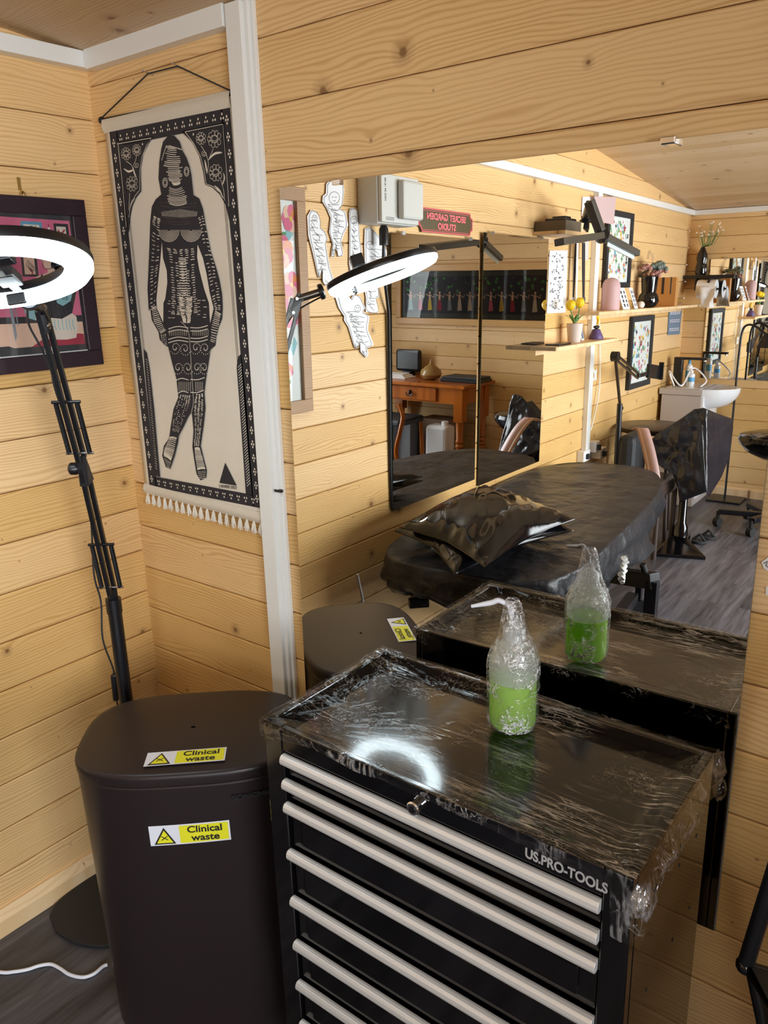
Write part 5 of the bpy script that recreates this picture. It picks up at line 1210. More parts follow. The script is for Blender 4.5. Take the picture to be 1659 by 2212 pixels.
# --- far wall mirror
f0, f1 = Mi(1536, 560, 'y', FY+0.008), Mi(1530, 850, 'y', FY+0.008)
fm = thing('far_wall_mirror', (0.55, FY, 0.9), 'frameless mirror on the far wall above the wash basin', 'mirror')
x0 = f0.x; c = [V((x0, FY+0.008, 0.90)), V((x0+0.95, FY+0.008, 0.90)), V((x0+0.95, FY+0.008, f0.z)), V((x0, FY+0.008, f0.z))]; bk = [p-V((0, 0.005, 0)) for p in c]
MB().use('mirror_silver').add(c, [(0, 3, 2, 1)]).use('mirror_edge').add(c+bk, [(4, 5, 6, 7), (0, 1, 5, 4), (1, 2, 6, 5), (2, 3, 7, 6), (3, 0, 4, 7)]).build('mirror_glass', None, fm)
for x in (x0+0.1, x0+0.8): MB().box((x-.01, FY, f0.z-.004), (x+.01, FY+0.012, f0.z+.010)).build('clip', 'steel', fm)
# --- wash basin
mat('ceramic', (0.80, 0.81, 0.84), 0.12, spec=0.6); mat('cabinet_taupe', (0.47, 0.42, 0.40), 0.45)
YB0, YB1 = -5.15, -4.72
q1 = my(1414, 842, YB1); q2 = my(1520, 848, YB1); q3 = my(1578, 842, YB1-0.1); BT = 0.865
xb = max(q2.x, 0.24)
ws = thing('wash_basin', (0.18, -4.95, 0), 'white wash basin with bowed front on a taupe cabinet, under the far wall mirror', 'wash basin')
MB().box((0.03, YB0, 0.0), (xb-0.015, YB1, BT-0.045)).build('cabinet', 'cabinet_taupe', ws, bevel=0.002)
MB().box((xb-0.014, YB0+0.004, 0.06), (xb+0.002, YB1-0.004, BT-0.05)).build('cabinet_door', 'ceramic', ws, bevel=0.002)
MB().box((0.012, YB0-0.01, BT-0.043), (xb-0.005, YB1+0.01, BT)).build('basin_deck', 'cabinet_taupe', ws, bevel=0.004)
P = []
for i in range(9):
    t = i/8; sc2 = math.cos(t*1.35); z = BT+0.002-0.15*math.sin(t*1.45); row = []
    for k in range(25):
        a = -math.pi/2+math.pi*k/24; row.append(V((xb-0.03+(0.20*sc2+0.03)*math.cos(a), (YB0+YB1)/2+(YB1-YB0)/2*(0.35+0.65*sc2)*math.sin(a), z)))
    P.append(row)
b = MB().grid(P); c_ = V((xb-0.03, (YB0+YB1)/2, 0))
rim = P[0]; inn = [V((c_.x+(p.x-c_.x)*0.88, c_.y+(p.y-c_.y)*0.90, BT+0.002)) for p in rim]; low = [V((c_.x+(p.x-c_.x)*0.6, c_.y+(p.y-c_.y)*0.6, BT-0.07)) for p in rim]
b.grid([rim, inn, low]); b.build('bowl', 'ceramic', ws)
MB().box((0.05, YB0+0.03, BT), (xb-0.03, YB1-0.03, BT+0.004)).build('deck_inset', 'ceramic', ws, bevel=0.002)
tb = V((0.085, -4.90, BT+0.004)); 
tpn = thing('basin_tap', tuple(tb), 'matt black angular tap with a long flat spout on the wash basin', 'tap')
MB().box((tb.x-0.03, tb.y-0.025, BT+.004), (tb.x+0.03, tb.y+0.025, BT+0.21)).build('tap_column', 'black_satin', tpn, bevel=0.004)
MB().box((tb.x-0.03, tb.y-0.02, BT+0.195), (tb.x+0.20, tb.y+0.02, BT+0.213)).build('spout', 'black_satin', tpn, bevel=0.003); MB().lathe([(0.009, 0), (0.009, 0.012)], (tb.x+0.185, tb.y, BT+0.184), 12).build('nozzle', 'chrome', tpn)
def soap(x, y, h, r, capm, label):
    o = thing('soap_bottle', (x, y, BT+0.004), label, 'bottle'); MB().lathe([(r*.9, 0), (r, .005), (r, h*.72), (r*.4, h*.8)], (x, y, BT+.004), 18).build('bottle_body', 'ceramic', o)
    MB().lathe([(r*.45, 0), (r*.45, h*.15)], (x, y, BT+.004+h*.78), 14).build('bottle_cap', capm, o); MB().lathe([(r*1.01, 0), (r*1.01, h*.25)], (x, y, BT+.004+h*.3), 18, caps=False).build('bottle_label', 'cap_blue', o)
mat('cap_blue', (0.10, 0.35, 0.62), 0.4)
soap(0.155, -4.93, 0.20, 0.024, 'cap_blue', 'taller white bottle with blue cap behind the tap'); soap(0.20, -4.84, 0.13, 0.024, 'ceramic', 'shorter white pump bottle with blue label on the wash basin')
tag(MB().tube(catmull([V((0.10, -4.78, BT+.01)), V((0.06, -4.76, BT+.12)), V((0.16, -4.74, BT+.02)), V((0.20, -4.86, BT+.14)), V((0.30, -4.86, BT+0.06)), V((0.28, -4.80, BT+.012))], 6), 0.006, 8).build('water_hose', 'ceramic'), 'white curled hose lying over the wash basin deck', 'hose')

# ================================================================ TREATMENT COUCH
ZB = 0.665
K1, K2, K3 = V((0.055, -0.965, ZB)), V((0.855, -1.105, ZB)), V((0.760, -2.66, ZB))
BC = V((0.410, -1.93, 0)); bth = math.radians(-5.0)
bx, by = V((math.cos(bth), math.sin(bth), 0)), V((-math.sin(bth), math.cos(bth), 0))
BW, BL = 0.372, 0.985
def couch_ring(sc, z, n=160, wav=0.0, seed=0.0):
    out = []
    for k in range(n):
        a = 2*math.pi*k/n; c, s = math.cos(a), math.sin(a); e = 5.5 if s > 0 else 3.0
        x = BW*math.copysign(abs(c)**(2/e), c); y = BL*math.copysign(abs(s)**(2/e), s)
        w = wav*(noise.noise(V((x*9, y*9, z*10+seed)))+0.6*noise.noise(V((x*22, y*22, seed+3))))
        p = BC+bx*(x*sc)+by*(y*sc); r = (bx*x+by*y).normalized(); out.append(p+r*w+V((0, 0, z)))
    return out
cou = thing('treatment_couch', (BC.x, BC.y, 0), 'long treatment couch under a wrinkled black cover, beside the left wall behind the photographer', 'couch')
b = MB(); P = []
for i in range(70):
    f = i/69; P.append([p+V((0, 0, 0.006*noise.noise(V((p.x*5, p.y*5, 1)))+0.0075*(0.3-abs(noise.noise(V((p.x*7+p.y*3, p.y*5, 4)))))+0.004*(0.3-abs(noise.noise(V((p.x*17-p.y*8, p.y*13, 6)))))+0.012*(1-f**6))) for p in couch_ring(max(0.004, f*0.985), ZB-0.012+0.0*f)])
P.append(couch_ring(1.0, ZB-0.010, wav=0.004))
SK = [p for p in couch_ring(1.0, 0)]
for i in range(1, 15):
    t = i/14; row = []
    for k, p in enumerate(couch_ring(1.0, 0)):
        r = (p-BC); r.z = 0; r.normalize(); side = max(0, r.dot(bx))
        d = (0.135+0.040*side+0.030*noise.noise(V((p.x*5, p.y*5, 7)))+0.012*noise.noise(V((p.x*19, p.y*19, 8))))
        cr = 0.016*math.sin(math.pi*min(1, t*1.15))+0.034*t*noise.noise(V((p.x*8, p.y*8, t*2)))+0.085*t**0.6*(abs(noise.noise(V((p.x*11, p.y*11+t*1.2, 3+t))))-0.2)-0.028*max(0, t-0.75)*4*(1-side)
        row.append(p+r*cr+V((0, 0, ZB-0.012-d*t)))
    P.append(row)
b.grid(P, closed_u=True); b.build('cover', 'sheet_black', cou, angle=180)
MB().grid([couch_ring(0.9, ZB-0.16), couch_ring(0.9, ZB-0.10)], closed_u=True).add(couch_ring(0.9, ZB-0.10), [tuple(range(160))]).add(couch_ring(0.9, ZB-0.16), [tuple(range(160))[::-1]]).build('padding', 'black_matte', cou)
def bp3(u, v, z): return BC+bx*u+by*v+V((0, 0, z))
fr_ = MB().bar(bp3(-0.25, -0.8, 0.47), bp3(-0.25, 0.8, 0.47), 0.04).bar(bp3(0.25, -0.8, 0.47), bp3(0.25, 0.8, 0.47), 0.04).bar(bp3(-0.25, 0.6, 0.47), bp3(0.25, 0.6, 0.47), 0.04).bar(bp3(-0.25, -0.6, 0.47), bp3(0.25, -0.6, 0.47), 0.04)
fr_.build('upper_frame', 'black_satin', cou)
for v_ in (0.55, -0.55): MB().bar(bp3(-0.2, v_, 0.45), bp3(-0.2, v_-0.5*(1 if v_ > 0 else -1), 0.12), 0.035).bar(bp3(0.2, v_, 0.45), bp3(0.2, v_-0.5*(1 if v_ > 0 else -1), 0.12), 0.035).build('scissor_leg', 'black_satin', cou)
MB().bar(bp3(-0.27, 0.5, 0.10), bp3(-0.27, -0.5, 0.10), 0.05, 0.05).bar(bp3(0.27, 0.5, 0.10), bp3(0.27, -0.5, 0.10), 0.05, 0.05).build('base_rail', 'black_satin', cou)
p1_, p2_ = Mi(1300, 1238, 'z', 0.17), Mi(1418, 1258, 'z', 0.17)
p2_ = Mi(1415, 1255, 'x', 0.90); p1_ = Mi(1300, 1238, 'x', 0.62)
MB().bar(p1_-(p2_-p1_)*1.0, p2_, 0.055, 0.065).build('outrigger', 'black_satin', cou, bevel=0.003)
MB().bar(p2_-V((0.01, 0, 0)), V((p2_.x-0.01, p2_.y, 0.0)), 0.04, 0.05).build('foot', 'black_satin', cou, bevel=0.003)
cw = Mi(1378, 1308, 'z', 0.045); cs_ = MB().bar(cw+V((0, 0, 0.03)), cw+V((0, 0, 0.15)), 0.03).build('castor_fork', 'black_satin', cou)
MB().lathe([(0.044, -0.014), (0.044, 0.014)], cw, 20, (0.3, 1, 0)).build('wheel', 'black_rubber', cs_, bevel=0.003)
lv = Mi(1400, 1254, 'x', p2_.x-0.04); lt = Mi(1388, 1219, 'x', p2_.x-0.06); MB().tube([lv, lv.lerp(lt, .35)], 0.007, 8).tube([lv.lerp(lt, .3), lt], 0.013, 10).build('lever', 'black_rubber', cou)
l0 = Mi(772, 1240, 'x', 0.13); l1 = Mi(783, 1290, 'x', 0.13); MB().tube([l0, l1, V((l1.x, l1.y, 0.0))], 0.005, 8).build('steel_leg', 'steel', cou)
k0 = Mi(925, 1300, 'y', -1.02); MB().bar(k0, k0+V((-0.05, 0.05, 0)), 0.03, 0.03).lathe([(0.022, 0), (0.022, 0.02)], k0+V((-0.01, 0, -0.0)), 14, (-0.5, 0.8, 0.1)).tube([k0+V((0, -0.1, 0)), k0+V((0.02, -0.25, 0.05))], 0.012, 8).build('adjuster_knob', 'black_satin', cou)
r0_ = Mi(1350, 1203, 'x', 0.93); r1_ = Mi(1342, 1258, 'x', 0.93)
pts = [r0_.lerp(r1_, k/16)+V((0.006*math.cos(k*2), 0.006*math.sin(k*2), 0)) for k in range(17)]
tag(MB().tube(pts, [0.008+0.004*(k % 2) for k in range(17)], 8).build('twisted_cord', 'art_white'), 'short white twisted cord hanging from the couch side', 'cord')
# ---- pillows
def pillow(corners, h, label, seed, sub=0.0):
    """glossy vinyl pillow; corners: four world points in order"""
    N_ = 60; top = []; bot = []
    for i in range(N_+1):
        r1 = []; r2 = []
        for j in range(N_+1):
            u, v = j/N_, i/N_; a = 2*u-1; c = 2*v-1
            pin = 1-0.15*(1-abs(a)**1.3)*(abs(c)**2); pin2 = 1-0.15*(1-abs(c)**1.3)*(abs(a)**2)
            uu, vv = 0.5+a*0.5*pin2, 0.5+c*0.5*pin
            p = (corners[0]*(1-uu)+corners[1]*uu)*(1-vv)+(corners[3]*(1-uu)+corners[2]*uu)*vv
            e = ((1-a*a)*(1-c*c)); hh = h*(e**0.55)
            wr = 0.006*noise.noise(V((u*3+seed, v*3, seed)))*e**0.3+0.008*(1-abs(noise.noise(V((u*7, v*2.5+seed, 2)))*2.4))*max(0, 1-e)**1.5*(e > 0.001)
            wr += 0.006*(1-abs(noise.noise(V(((u+v)*6, (u-v)*2.2, seed+5)))*3))*e**0.5*(1-e*0.7)*(e > 0.001)
            r1.append(p+V((0, 0, hh*0.72+wr))); r2.append(p-V((0, 0, hh*0.36)))
        top.append(r1); bot.append(r2)
    b = MB().grid(top).grid(bot); o = b.build('pillow', 'vinyl_black', angle=180)
    loop = top[0]+[r[-1] for r in top[1:]]+top[-1][::-1][1:]+[r[0] for r in top[::-1]][1:-1]
    MB().tube(loop, 0.0028, 6, closed=True).build('piping', 'vinyl_black', o)
    return tag(o, label, 'pillow')
zp = ZB+0.085; pc_ = [Mi(px, py, 'z', zp) for px, py in ((866, 1140), (1047, 1224), (1240, 1122), (1048, 1050))]
pc2 = [p+V((-0.03, -0.03, -0.040)) for p in pc_]; cen = sum(pc2, V())/4
pc2 = [cen+Matrix.Rotation(math.radians(9), 3, 'Z') @ ((p-cen)*1.02) for p in pc2]
pillow(pc2, 0.085, 'lower glossy black vinyl pillow, mostly hidden under the other on the couch', 3.3)
pillow(pc_, 0.125, 'upper glossy black vinyl pillow lying on the couch with seam piping', 1.1)

# ================================================================ THINGS ROUND THE ROOM (seen in the mirror)
# monitor-arm stand by the left wall
sx = 0.20
q0, q1, q2, q3 = mx(1334, 985, sx), mx(1339, 872, sx), mx(1329, 770, sx), mx(1378, 812, sx)
sa = thing('tablet_stand', (sx, q0.y, 0), 'black floor stand with a jointed arm and tablet holder by the left wall', 'stand')
MB().lathe([(0.10, 0), (0.10, 0.012), (0.02, 0.02)], (sx, q0.y, 0), 28).build('base_plate', 'black_satin', sa)
MB().tube([V((sx, q0.y, 0.01)), V((sx, q1.y, q1.z))], 0.016, 14).build('pole', 'black_satin', sa)
for nm, a, c in (('lower_arm', V((sx, q1.y, q1.z)), q2), ('upper_arm', q2, q3)):
    m = MB()
    for o in (-0.014, 0.014): m.bar(a+V((o*.3, o, 0)) if nm == 'lower_arm' else a+V((0, 0, o)), c+V((o*.3, o, 0)) if nm == 'lower_arm' else c+V((0, 0, o)), 0.012)
    m.build(nm, 'arm_black', sa)
MB().lathe([(0.028, -0.02), (0.028, 0.02)], q2, 16, (1, 0, 0)).build('elbow_joint', 'black_satin', sa)
q4 = mx(1410, 803, sx+.03); MB().bar(q3, q4-V((0, -0.06, 0)), 0.022).bar(q4+V((0, 0.10, 0.015)), q4+V((0, -0.12, -0.015)), 0.02, 0.085).box((q4.x, q4.y-0.13, q4.z-0.06), (q4.x+0.03, q4.y-0.115, q4.z+0.05)).build('tablet_holder', 'black_satin', sa, bevel=0.003)
MB().lathe([(0.012, 0), (0.012, 0.02)], V((sx, q1.y-0.016, q1.z-0.03)), 10, (0, -1, 0)).build('knob', 'black_satin', sa)
# sockets by the white pole
for i, (px, py, w, lab) in enumerate(((1263, 985, 0.10, 'white double socket nearest the white pole foot'), (1283, 965, 0.07, 'white tilted adapter plugged in above the couch head'), (1292, 978, 0.09, 'white multi-plug adapter at right beside the white pole foot'))):
    p = mx(px, py, 0.03); o = tag(MB().box((0.0, p.y-w/2, p.z-0.03), (0.045+0.01*i, p.y+w/2, p.z+0.035)).build('wall_socket', 'ceramic', bevel=0.004), lab, 'socket')
    MB().box((0.045+0.01*i, p.y-0.012, p.z-0.015), (0.062+0.01*i, p.y+0.018, p.z+0.015)).build('plug', 'black_rubber', o)
pc0 = mx(1294, 670, 0.012); pc1 = mx(1296, 790, 0.012); pc2_ = mx(1276, 930, 0.012)
tag(MB().tube(catmull([pc0, pc1, pc1.lerp(pc2_, .5)+V((0.01, -.02, 0)), pc2_], 6)+[pc2_], 0.004, 6).build('power_cable', 'art_white'), 'thin white cable hanging along the wall beside the white pole', 'cable')
kn = mx(1284, 810, 0.02); tag(MB().tube(catmull([kn+V((0, 0.03*math.cos(k*1.1), 0.035*math.sin(k*1.7))) for k in range(16)], 4), 0.0035, 6).build('knotted_cable', 'art_white'), 'knotted bundle of white cable beside the white pole', 'cable')
mat('seat_brown', (0.055, 0.036, 0.030), 0.35); mat('ply_pink', (0.50, 0.32, 0.29), 0.4); mat('ply_edge', (0.36, 0.20, 0.12), 0.4)
# round brown stool
st0 = Mi(1405, 912, 'z', 0.72); so = thing('round_table', (0.24, -3.88, 0), 'round dark brown table by the left wall, behind the covered armchair', 'table')
MB().lathe([(0.0, 0.69), (0.215, 0.69), (0.225, 0.705), (0.225, 0.72), (0.21, 0.727), (0.0, 0.728)], (0.24, -3.88, 0), 40).build('table_top', 'seat_brown', so)
for a in (0.6, 2.17, 3.74, 5.3): MB().tube([V((0.24+.14*math.cos(a), -3.88+.14*math.sin(a), 0.692)), V((0.24+.19*math.cos(a), -3.88+.19*math.sin(a), 0.0))], 0.014, 10).build('leg', 'seat_brown', so)
# armchair: black seat with curved ply arm under plastic cover
ac = thing('armchair', (0.42, -3.38, 0), 'dark brown armchair with a curved pinkish plywood arm, behind the couch', 'chair')
a0, a1, a2 = my(1378, 930, -3.25), my(1390, 960, -3.22), my(1402, 1005, -3.18)
for o, m_ in ((0.0, 'ply_pink'),):
    pth = catmull([my(1372, 928, -3.30), my(1381, 925, -3.27), my(1388, 945, -3.23), my(1396, 975, -3.20), my(1404, 1015, -3.17), my(1408, 1050, -3.15)], 5)
    b = MB().use('ply_pink'); n_ = len(pth)
    P = [[p+V((0.0, 0.0, 0)), p+V((0.052, 0, 0))] for p in pth]
    b.grid(P); b.use('ply_edge').grid([[p-V((0.022, 0.004, 0.0)), p] for p in pth]); b.build('curved_arm', None, ac, solid=0.006)
bk0 = my(1352, 935, -3.45)
MB().box((bk0.x-0.02, -3.60, bk0.z-0.42), (my(1385, 940, -3.45).x, -3.33, bk0.z)).build('backrest', 'black_matte', ac, bevel=0.04)
MB().box((bk0.x, -3.75, 0.36), (bk0.x+0.26, -3.34, 0.46)).build('seat', 'seat_brown', ac, bevel=0.03)
for x, y in ((0.03, -3.72), (0.24, -3.72), (0.03, -3.38), (0.24, -3.38)): MB().tube([V((bk0.x+x, y, 0.37)), V((bk0.x+x, y, 0))], 0.016, 10).build('leg', 'seat_brown', ac)
# covered armrest on its pedestal
yf = -3.45
cvp = [(1400, 985), (1398, 960), (1418, 938), (1470, 905), (1500, 884), (1520, 882), (1548, 893), (1583, 905), (1583, 925), (1576, 985), (1558, 1030), (1532, 1072), (1526, 1063), (1468, 1085), (1462, 1030), (1430, 1010)]
ar = thing('padded_rest', (0.60, -3.60, 0), 'tilted armrest pad draped in creased black plastic on a black pedestal', 'armrest')
def dep(px, py):      # the pad runs from a front left panel to a right panel set further back
    if px <= 1526: return yf-0.02-0.10*(1-(py-880)/200)
    return yf-0.10*(1-(py-880)/200)-0.02-0.30*((px-1526)/57)
apex = my(1508, 1010, yf-0.05)
fpn = [(1400, 985), (1398, 960), (1418, 938), (1470, 905), (1500, 884), (1516, 905), (1520, 960), (1526, 1063), (1468, 1085), (1462, 1030), (1430, 1010)]
spn = [(1500, 884), (1520, 881), (1548, 893), (1583, 905), (1583, 925), (1576, 985), (1558, 1030), (1532, 1072), (1526, 1063), (1520, 960), (1516, 905)]
def sheet_mesh(poly, seed, n=26):
    """fan grid over an outline with crease displacement"""
    cx = sum(p[0] for p in poly)/len(poly); cy = sum(p[1] for p in poly)/len(poly); P = []
    out = []
    m = len(poly)
    for i in range(m):
        for k in range(6):
            t = k/6; out.append((poly[i][0]*(1-t)+poly[(i+1) % m][0]*t, poly[i][1]*(1-t)+poly[(i+1) % m][1]*t))
    for i in range(n+1):
        f = max(0.01, i/n); row = []
        for (x, y) in out:
            px, py = cx+(x-cx)*f, cy+(y-cy)*f
            p = my(px, py, dep(px, py)); w = 0.030*(abs(noise.noise(V((p.x*7+seed, p.z*7, seed))))-.2)+0.010*noise.noise(V((p.x*26, p.z*22, seed)))
            row.append(p+V((0, w*(1-f**4), 0)))
        P.append(row)
    return P
b = MB().grid(sheet_mesh(fpn, 1.0), closed_u=True).grid(sheet_mesh(spn, 5.0), closed_u=True)
b.build('plastic_cover', 'bag_black', ar, solid=0.004, angle=180)
pp = [my(px, py, dep(px, py)-0.05) for px, py in ((1425, 950), (1500, 898), (1515, 1050), (1470, 1070))]
MB().prism(pp, (0.0, -0.10, 0.0)).build('pad', 'black_matte', ar)
pb = Mi(1468, 1180, 'z', 0.0); pt_ = V((pb.x, pb.y, 0.46))
MB().lathe([(0.045, 0.0), (0.040, 0.10), (0.026, 0.13), (0.026, 0.56)], (pb.x, pb.y, 0.03), 20).build('pedestal', 'black_paint', ar)
bs = [Mi(px, py, 'z', 0.03) for px, py in ((1415, 1192), (1440, 1166), (1490, 1165), (1525, 1200))]
b = MB(); top = [V((pb.x+dx, pb.y+dy, 0.075)) for dx, dy in ((-0.05, 0.05), (-0.05, -0.05), (0.05, -0.05), (0.05, 0.05))]
lowr = [V((p.x, p.y, 0.0)) for p in bs]; lowt = [V((p.x, p.y, 0.022)) for p in bs]
order = [0, 1, 2, 3]
b.add(lowr+lowt+top, [(3, 2, 1, 0)]+[(i, (i+1) % 4, 4+(i+1) % 4, 4+i) for i in range(4)]+[(4+i, 4+(i+1) % 4, 8+(i+1) % 4, 8+i) for i in range(4)]+[(8, 9, 10, 11)])
b.build('pedestal_base', 'black_paint', ar, bevel=0.003)
# thin black floor lamp near the far wall
ly = -4.95; lb0 = Mi(1565, 1080, 'z', 0.0)
fl2 = thing('floor_lamp', (lb0.x, lb0.y, 0), 'thin black arched floor lamp on a square plate by the far wall', 'lamp')
MB().box((lb0.x-0.11, lb0.y-0.11, 0), (lb0.x+0.13, lb0.y+0.11, 0.015)).build('base_plate', 'black_satin', fl2, bevel=0.002)
pt = [V((lb0.x, lb0.y, 0.015))]+[my(px, py, lb0.y) for px, py in ((1583, 900), (1597, 760), (1604, 715), (1615, 702), (1632, 705), (1655, 722))]
MB().tube(catmull(pt, 6), 0.008, 10).build('stem', 'black_satin', fl2)
hp = my(1660, 735, lb0.y); MB().lathe([(0.03, 0.05), (0.08, -0.05), (0.075, -0.05), (0.025, 0.045)], hp, 20).build('lamp_shade', 'black_satin', fl2)
# black swivel stool, right edge of the mirror
hubp = V((0.905, -4.36, 0.11)); sw_ = thing('swivel_stool', (hubp.x, hubp.y, 0), 'round black padded swivel stool on castors, cut by the mirror right edge', 'stool')
MB().lathe([(0.0, -0.10), (0.10, -0.095), (0.19, -0.05), (0.235, 0.0), (0.245, 0.03), (0.235, 0.055), (0.17, 0.072), (0.0, 0.078)], V((hubp.x, hubp.y, 0.585)), 40).build('seat', 'vinyl_black', sw_)
MB().tube([hubp, V((hubp.x, hubp.y, 0.49))], 0.024, 14).build('gas_column', 'black_satin', sw_)
ends = [Mi(1552, 1104, 'z', 0.105), Mi(1624, 1125, 'z', 0.105)]
for e_ in ends+[V((hubp.x+0.30, hubp.y+0.06, 0.105)), V((hubp.x+0.16, hubp.y-0.26, 0.105)), V((hubp.x-0.18, hubp.y-0.24, 0.105))]:
    MB().bar(hubp, e_, 0.045, 0.035).build('base_arm', 'black_satin', sw_, bevel=0.004)
    MB().lathe([(0.030, -0.018), (0.030, 0.018)], V((e_.x, e_.y, 0.030)), 16, (1, 0.5, 0)).tube([V((e_.x, e_.y, 0.03)), e_], 0.012, 8).build('castor', 'black_rubber', sw_)
for i, (px, py, lab) in enumerate(((1510, 1172, 'black slipper on the floor behind the pedestal, nearer one'), (1530, 1163, 'black slipper on the floor behind the pedestal, farther one'))):
    p = Mi(px, py, 'z', 0.0); s = thing('slipper', (p.x, p.y, 0), lab, 'slipper', None)
    MB().lathe([(0.045, 0), (0.048, 0.008), (0.045, 0.016)], (p.x, p.y, 0), 16).build('sole', 'black_rubber', s); MB().tube([V((p.x-.04, p.y, .012)), V((p.x, p.y, .055)), V((p.x+.04, p.y, .012))], 0.010, 8).build('strap', 'black_rubber', s)

# ================================================================ FAR END, SEEN BY WAY OF THE TALL MIRRORS
def m2y(px, py, y): return M2(px, py, 'y', y)
pts = [m2y(px, py, FY+0.03) for px, py in ((868, 692), (1172, 681), (1172, 566), (868, 606))]
x0, x1 = 1.12, max(pts[0].x, pts[3].x)+0.01; z0 = (pts[0].z+pts[1].z)/2-0.01; z1 = (pts[2].z+pts[3].z)/2+0.01
pn_ = thing('panoramic_picture', ((x0+x1)/2, FY, z0-.05), 'wide gilt-framed dark picture of small dancing figures above the wooden desk', 'picture')
b = MB(); w = 0.06
for lo, hi in (((x0-w, z0-w), (x1+w, z0)), ((x0-w, z1), (x1+w, z1+w)), ((x0-w, z0), (x0, z1)), ((x1, z0), (x1+w, z1))): b.box((lo[0], FY+0.002, lo[1]), (hi[0], FY+0.035, hi[1]))
b.build('frame', 'gilt_wood', pn_, bevel=0.006)
mat('pano_dark', (0.020, 0.022, 0.035), 0.6); mat('pano_border', (0.075, 0.085, 0.08), 0.6)
A = MB().use('pano_border').box((x0-.01, FY+.003, z0-.01), (x1+.01, FY+.012, z1+.01)).use('pano_dark').box((x0+.035, FY+.012, z0+.045), (x1-.035, FY+.0125, z1-.045))
rr = random.Random(8)
for k in range(13):
    x = x1-0.10-k*(x1-x0-0.2)/12.5; h = 0.17; zz = z0+0.075; m_ = ['art_teal', 'art_pink', 'art_yellow', 'art_red', 'art_greytone', 'art_cream', 'art_cream'][k % 7]
    Y = FY+0.0128
    A.use(m_).flat([V((x-.028, Y, zz)), V((x+.02, Y, zz-.006)), V((x+.014, Y, zz+.09)), V((x-.012, Y, zz+.10))]); A.use('art_skin').flat([V((x-.012, Y, zz+.09)), V((x+.010, Y, zz+.09)), V((x+.012, Y, zz+.135)), V((x-.008, Y, zz+.14))], (0, .0002, 0))
    A.flat([V((x+.011*math.cos(a), Y+.0002, zz+.152+.013*math.sin(a))) for a in range(6)]); A.stroke([V((x-.01, Y, zz+.13)), V((x-.045, Y, zz+.11)), V((x-.05, Y, zz+.14))], .007, V((0, 1, 0)), .0003); A.stroke([V((x+.01, Y, zz+.125)), V((x+.04, Y, zz+.14))], .007, V((0, 1, 0)), .0003)
for k in range(60):
    x = rr.uniform(x0+.05, x1-.05); z = rr.uniform(z0+.24, z1-.06); A.use('art_green' if k % 4 else 'pano_border').flat([V((x+rr.uniform(.008, .02)*math.cos(a), FY+.0127, z+rr.uniform(.008, .02)*math.sin(a))) for a in range(6)])
A.build('painting', None, pn_)
MB().add([(x0, FY+.020, z0), (x1, FY+.020, z0), (x1, FY+.020, z1), (x0, FY+.020, z1)], [(0, 3, 2, 1)]).build('glass_front', 'picture_glass', pn_)
# desk
DZ = 0.775
dfr, dbr = M2(1003, 826, 'z', DZ), M2(1071, 811, 'z', DZ); dfl = M2(846, 818, 'z', DZ)
yb_ = FY+0.03; yf_ = max(-4.62, yb_+0.55); yf_ = yb_+0.56
xr = M2(1003, 826, 'y', yf_).x; 
dk = thing('desk', (xr+0.45, (yf_+yb_)/2, 0), 'reddish-brown wooden desk with a drawer and turned legs against the far wall', 'desk')
x1d = xr+1.05
MB().box((xr, yb_, DZ-0.028), (x1d, yf_, DZ)).build('desk_top', 'desk_wood', dk, bevel=0.004)
MB().box((xr+0.06, yb_+.05, DZ-0.17), (x1d-0.06, yb_+.07, DZ-0.028)).box((xr+0.05, yb_+.05, DZ-0.17), (xr+0.07, yf_-.05, DZ-0.028)).box((x1d-0.07, yb_+.05, DZ-0.17), (x1d-0.05, yf_-.05, DZ-0.028)).box((xr+0.06, yf_-.07, DZ-0.17), (x1d-0.06, yf_-.05, DZ-0.028)).build('apron', 'desk_wood', dk)
drw = MB().box((xr+0.30, yf_-.052, DZ-0.155), (xr+0.84, yf_-.034, DZ-0.042)).build('drawer', 'desk_wood', dk, bevel=0.004)
MB().tube([V((xr+.57+.035*math.cos(a*.5), yf_-.02, DZ-.10-.022*math.sin(a*.5))) for a in range(-1, 8)], 0.005, 8).lathe([(0.02, 0), (0.008, 0.02)], (xr+.57, yf_-.034, DZ-.09), 12, (0, 1, 0)).build('drop_handle', 'black_satin', drw)
for x, y in ((xr+0.08, yf_-.08), (x1d-0.08, yf_-.08), (xr+0.08, yb_+.08), (x1d-0.08, yb_+.08)):
    MB().box((x-.042, y-.042, DZ-0.32), (x+.042, y+.042, DZ-0.03)).lathe([(.034, 0), (.042, .03), (.042, .16), (.030, .19), (.038, .205), (.030, .22), (.040, .24), (.030, .26), (.038, .28), (.030, .30), (.036, DZ-.31)], (x, y, 0), 20).build('leg', 'desk_wood', dk)
def on_desk(px, y): p = M2(px, 812, 'y', y); return p.x
gx = on_desk(931, yb_+.28)
mat('gourd', (0.30, 0.18, 0.06), 0.25)
tag(MB().lathe([(0.03, 0), (0.075, 0.012), (0.098, 0.045), (0.090, 0.085), (0.055, 0.115), (0.022, 0.135), (0.010, 0.16), (0.006, 0.19)], (gx, yb_+.28, DZ), 32).build('gourd_vase', 'gourd'), 'round olive-brown vase with a thin pointed neck on the desk', 'vase')
lx0, lx1 = on_desk(1040, yb_+.3), on_desk(958, yb_+.3)
lp = thing('laptop', ((lx0+lx1)/2, yb_+.24, DZ), 'closed dark laptop on a stack at the right end of the desk', 'laptop')
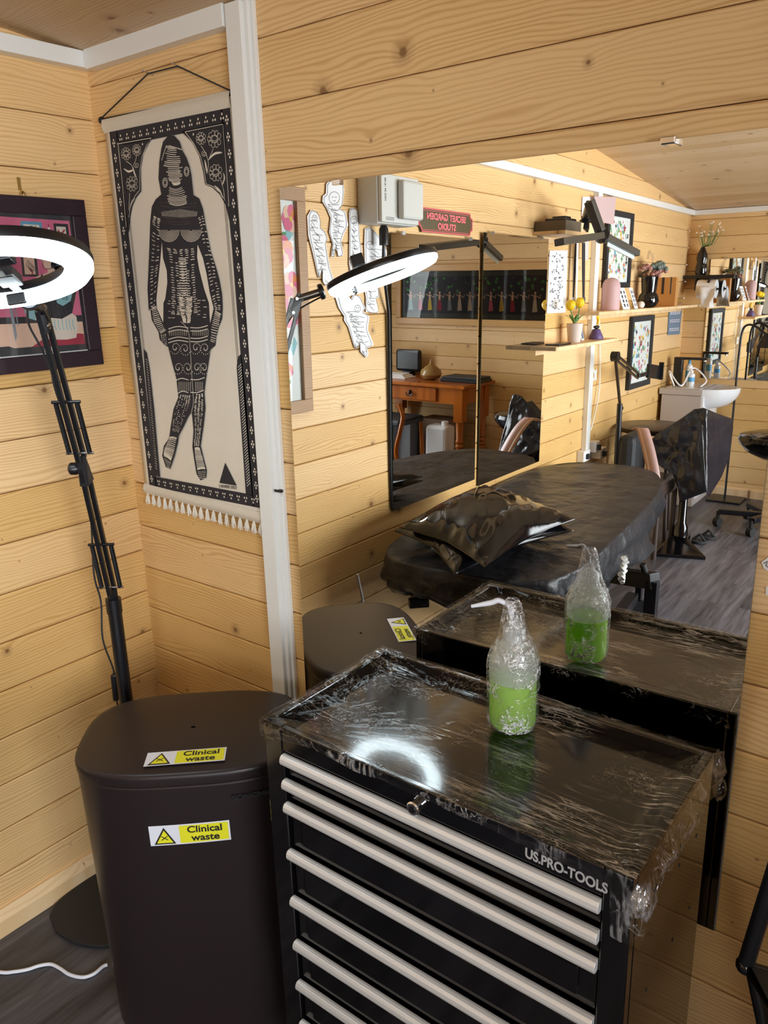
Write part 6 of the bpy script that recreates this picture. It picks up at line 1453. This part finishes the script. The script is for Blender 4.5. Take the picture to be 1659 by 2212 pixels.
MB().box((lx0, yb_+.10, DZ), (lx1, yb_+.36, DZ+0.028)).build('laptop_base', 'black_satin', lp, bevel=0.005); MB().box((lx0+.01, yb_+.11, DZ+.029), (lx1-.01, yb_+.35, DZ+0.048)).build('laptop_lid', 'black_matte', lp, bevel=0.005)
px_ = on_desk(865, yb_+.3); 
for k in range(3): tag(MB().obox((px_+0.02*k, yb_+.30, DZ+.0062+.0125*k), (0.11-.01*k, 0.01*k, 0), (-0.01*k, 0.09, 0), (0, 0, .006)).build('paper_pile', 'paper', bevel=.001), ['bottom paper stack at the left end of the desk', 'middle paper stack at the left end of the desk', 'top paper stack at the left end of the desk'][k], 'papers', None)
oc = M2(880, 778, 'y', yb_+.10); och = thing('desk_speaker', (oc.x, yb_+.10, DZ), 'black rounded office screen at the back left of the desk', 'screen')
MB().box((oc.x-.14, yb_+.05, DZ+.035), (oc.x+.14, yb_+.10, DZ+.24)).build('screen_panel', 'black_satin', och, bevel=0.025); MB().box((oc.x-.05, yb_+.04, DZ), (oc.x+.05, yb_+.12, DZ+.04)).build('screen_foot', 'black_satin', och)
# under the desk
cx_ = M2(950, 960, 'y', yb_+.42).x
cn = thing('canister', (cx_, yb_+.42, 0), 'white plastic canister with a cap under the desk', 'canister')
MB().box((cx_-.11, yb_+.33, 0), (cx_+.11, yb_+.50, .40)).build('canister_body', 'ceramic', cn, bevel=.03); MB().lathe([(.03, 0), (.03, .035)], (cx_-.05, yb_+.42, .40), 16).build('canister_cap', 'paper', cn)
mat('cardboard', (0.22, 0.13, 0.08), .8)
tag(MB().box((cx_-.02, yb_+.06, 0), (cx_+.30, yb_+.30, .42)).build('cardboard_box', 'cardboard', bevel=.003), 'brown cardboard box behind the white canister under the desk', 'box')
tag(MB().box((cx_+.33, yb_+.10, 0), (cx_+.55, yb_+.40, .40)).build('storage_box', 'grey_plastic', bevel=.006), 'grey storage box under the left part of the desk', 'box')
# wooden chair by the desk, its curved side showing in the tall mirror
hcx = M2(862, 920, 'y', -4.35).x
wc_ = thing('wooden_chair', (hcx+.15, -4.45, 0), 'reddish bentwood chair with black seat in front of the desk', 'chair')
MB().tube(catmull([V((hcx, -4.35, .62)), V((hcx-.04, -4.35, .52)), V((hcx-.01, -4.35, .38)), V((hcx+.03, -4.35, .2)), V((hcx-.02, -4.35, 0))], 6), .02, 10).build('bent_leg', 'desk_wood', wc_)
MB().tube(catmull([V((hcx+.4, -4.35, .62)), V((hcx+.42, -4.35, .4)), V((hcx+.40, -4.35, 0))], 6), .02, 10).build('bent_leg', 'desk_wood', wc_)
MB().tube([V((hcx+.02, -4.72, .44)), V((hcx, -4.74, 0))], .018, 10).build('leg', 'desk_wood', wc_); MB().tube([V((hcx+.38, -4.72, .44)), V((hcx+.4, -4.74, 0))], .018, 10).build('leg', 'desk_wood', wc_)
MB().box((hcx-.01, -4.74, .42), (hcx+.42, -4.34, .48)).build('seat', 'black_matte', wc_, bevel=.02);
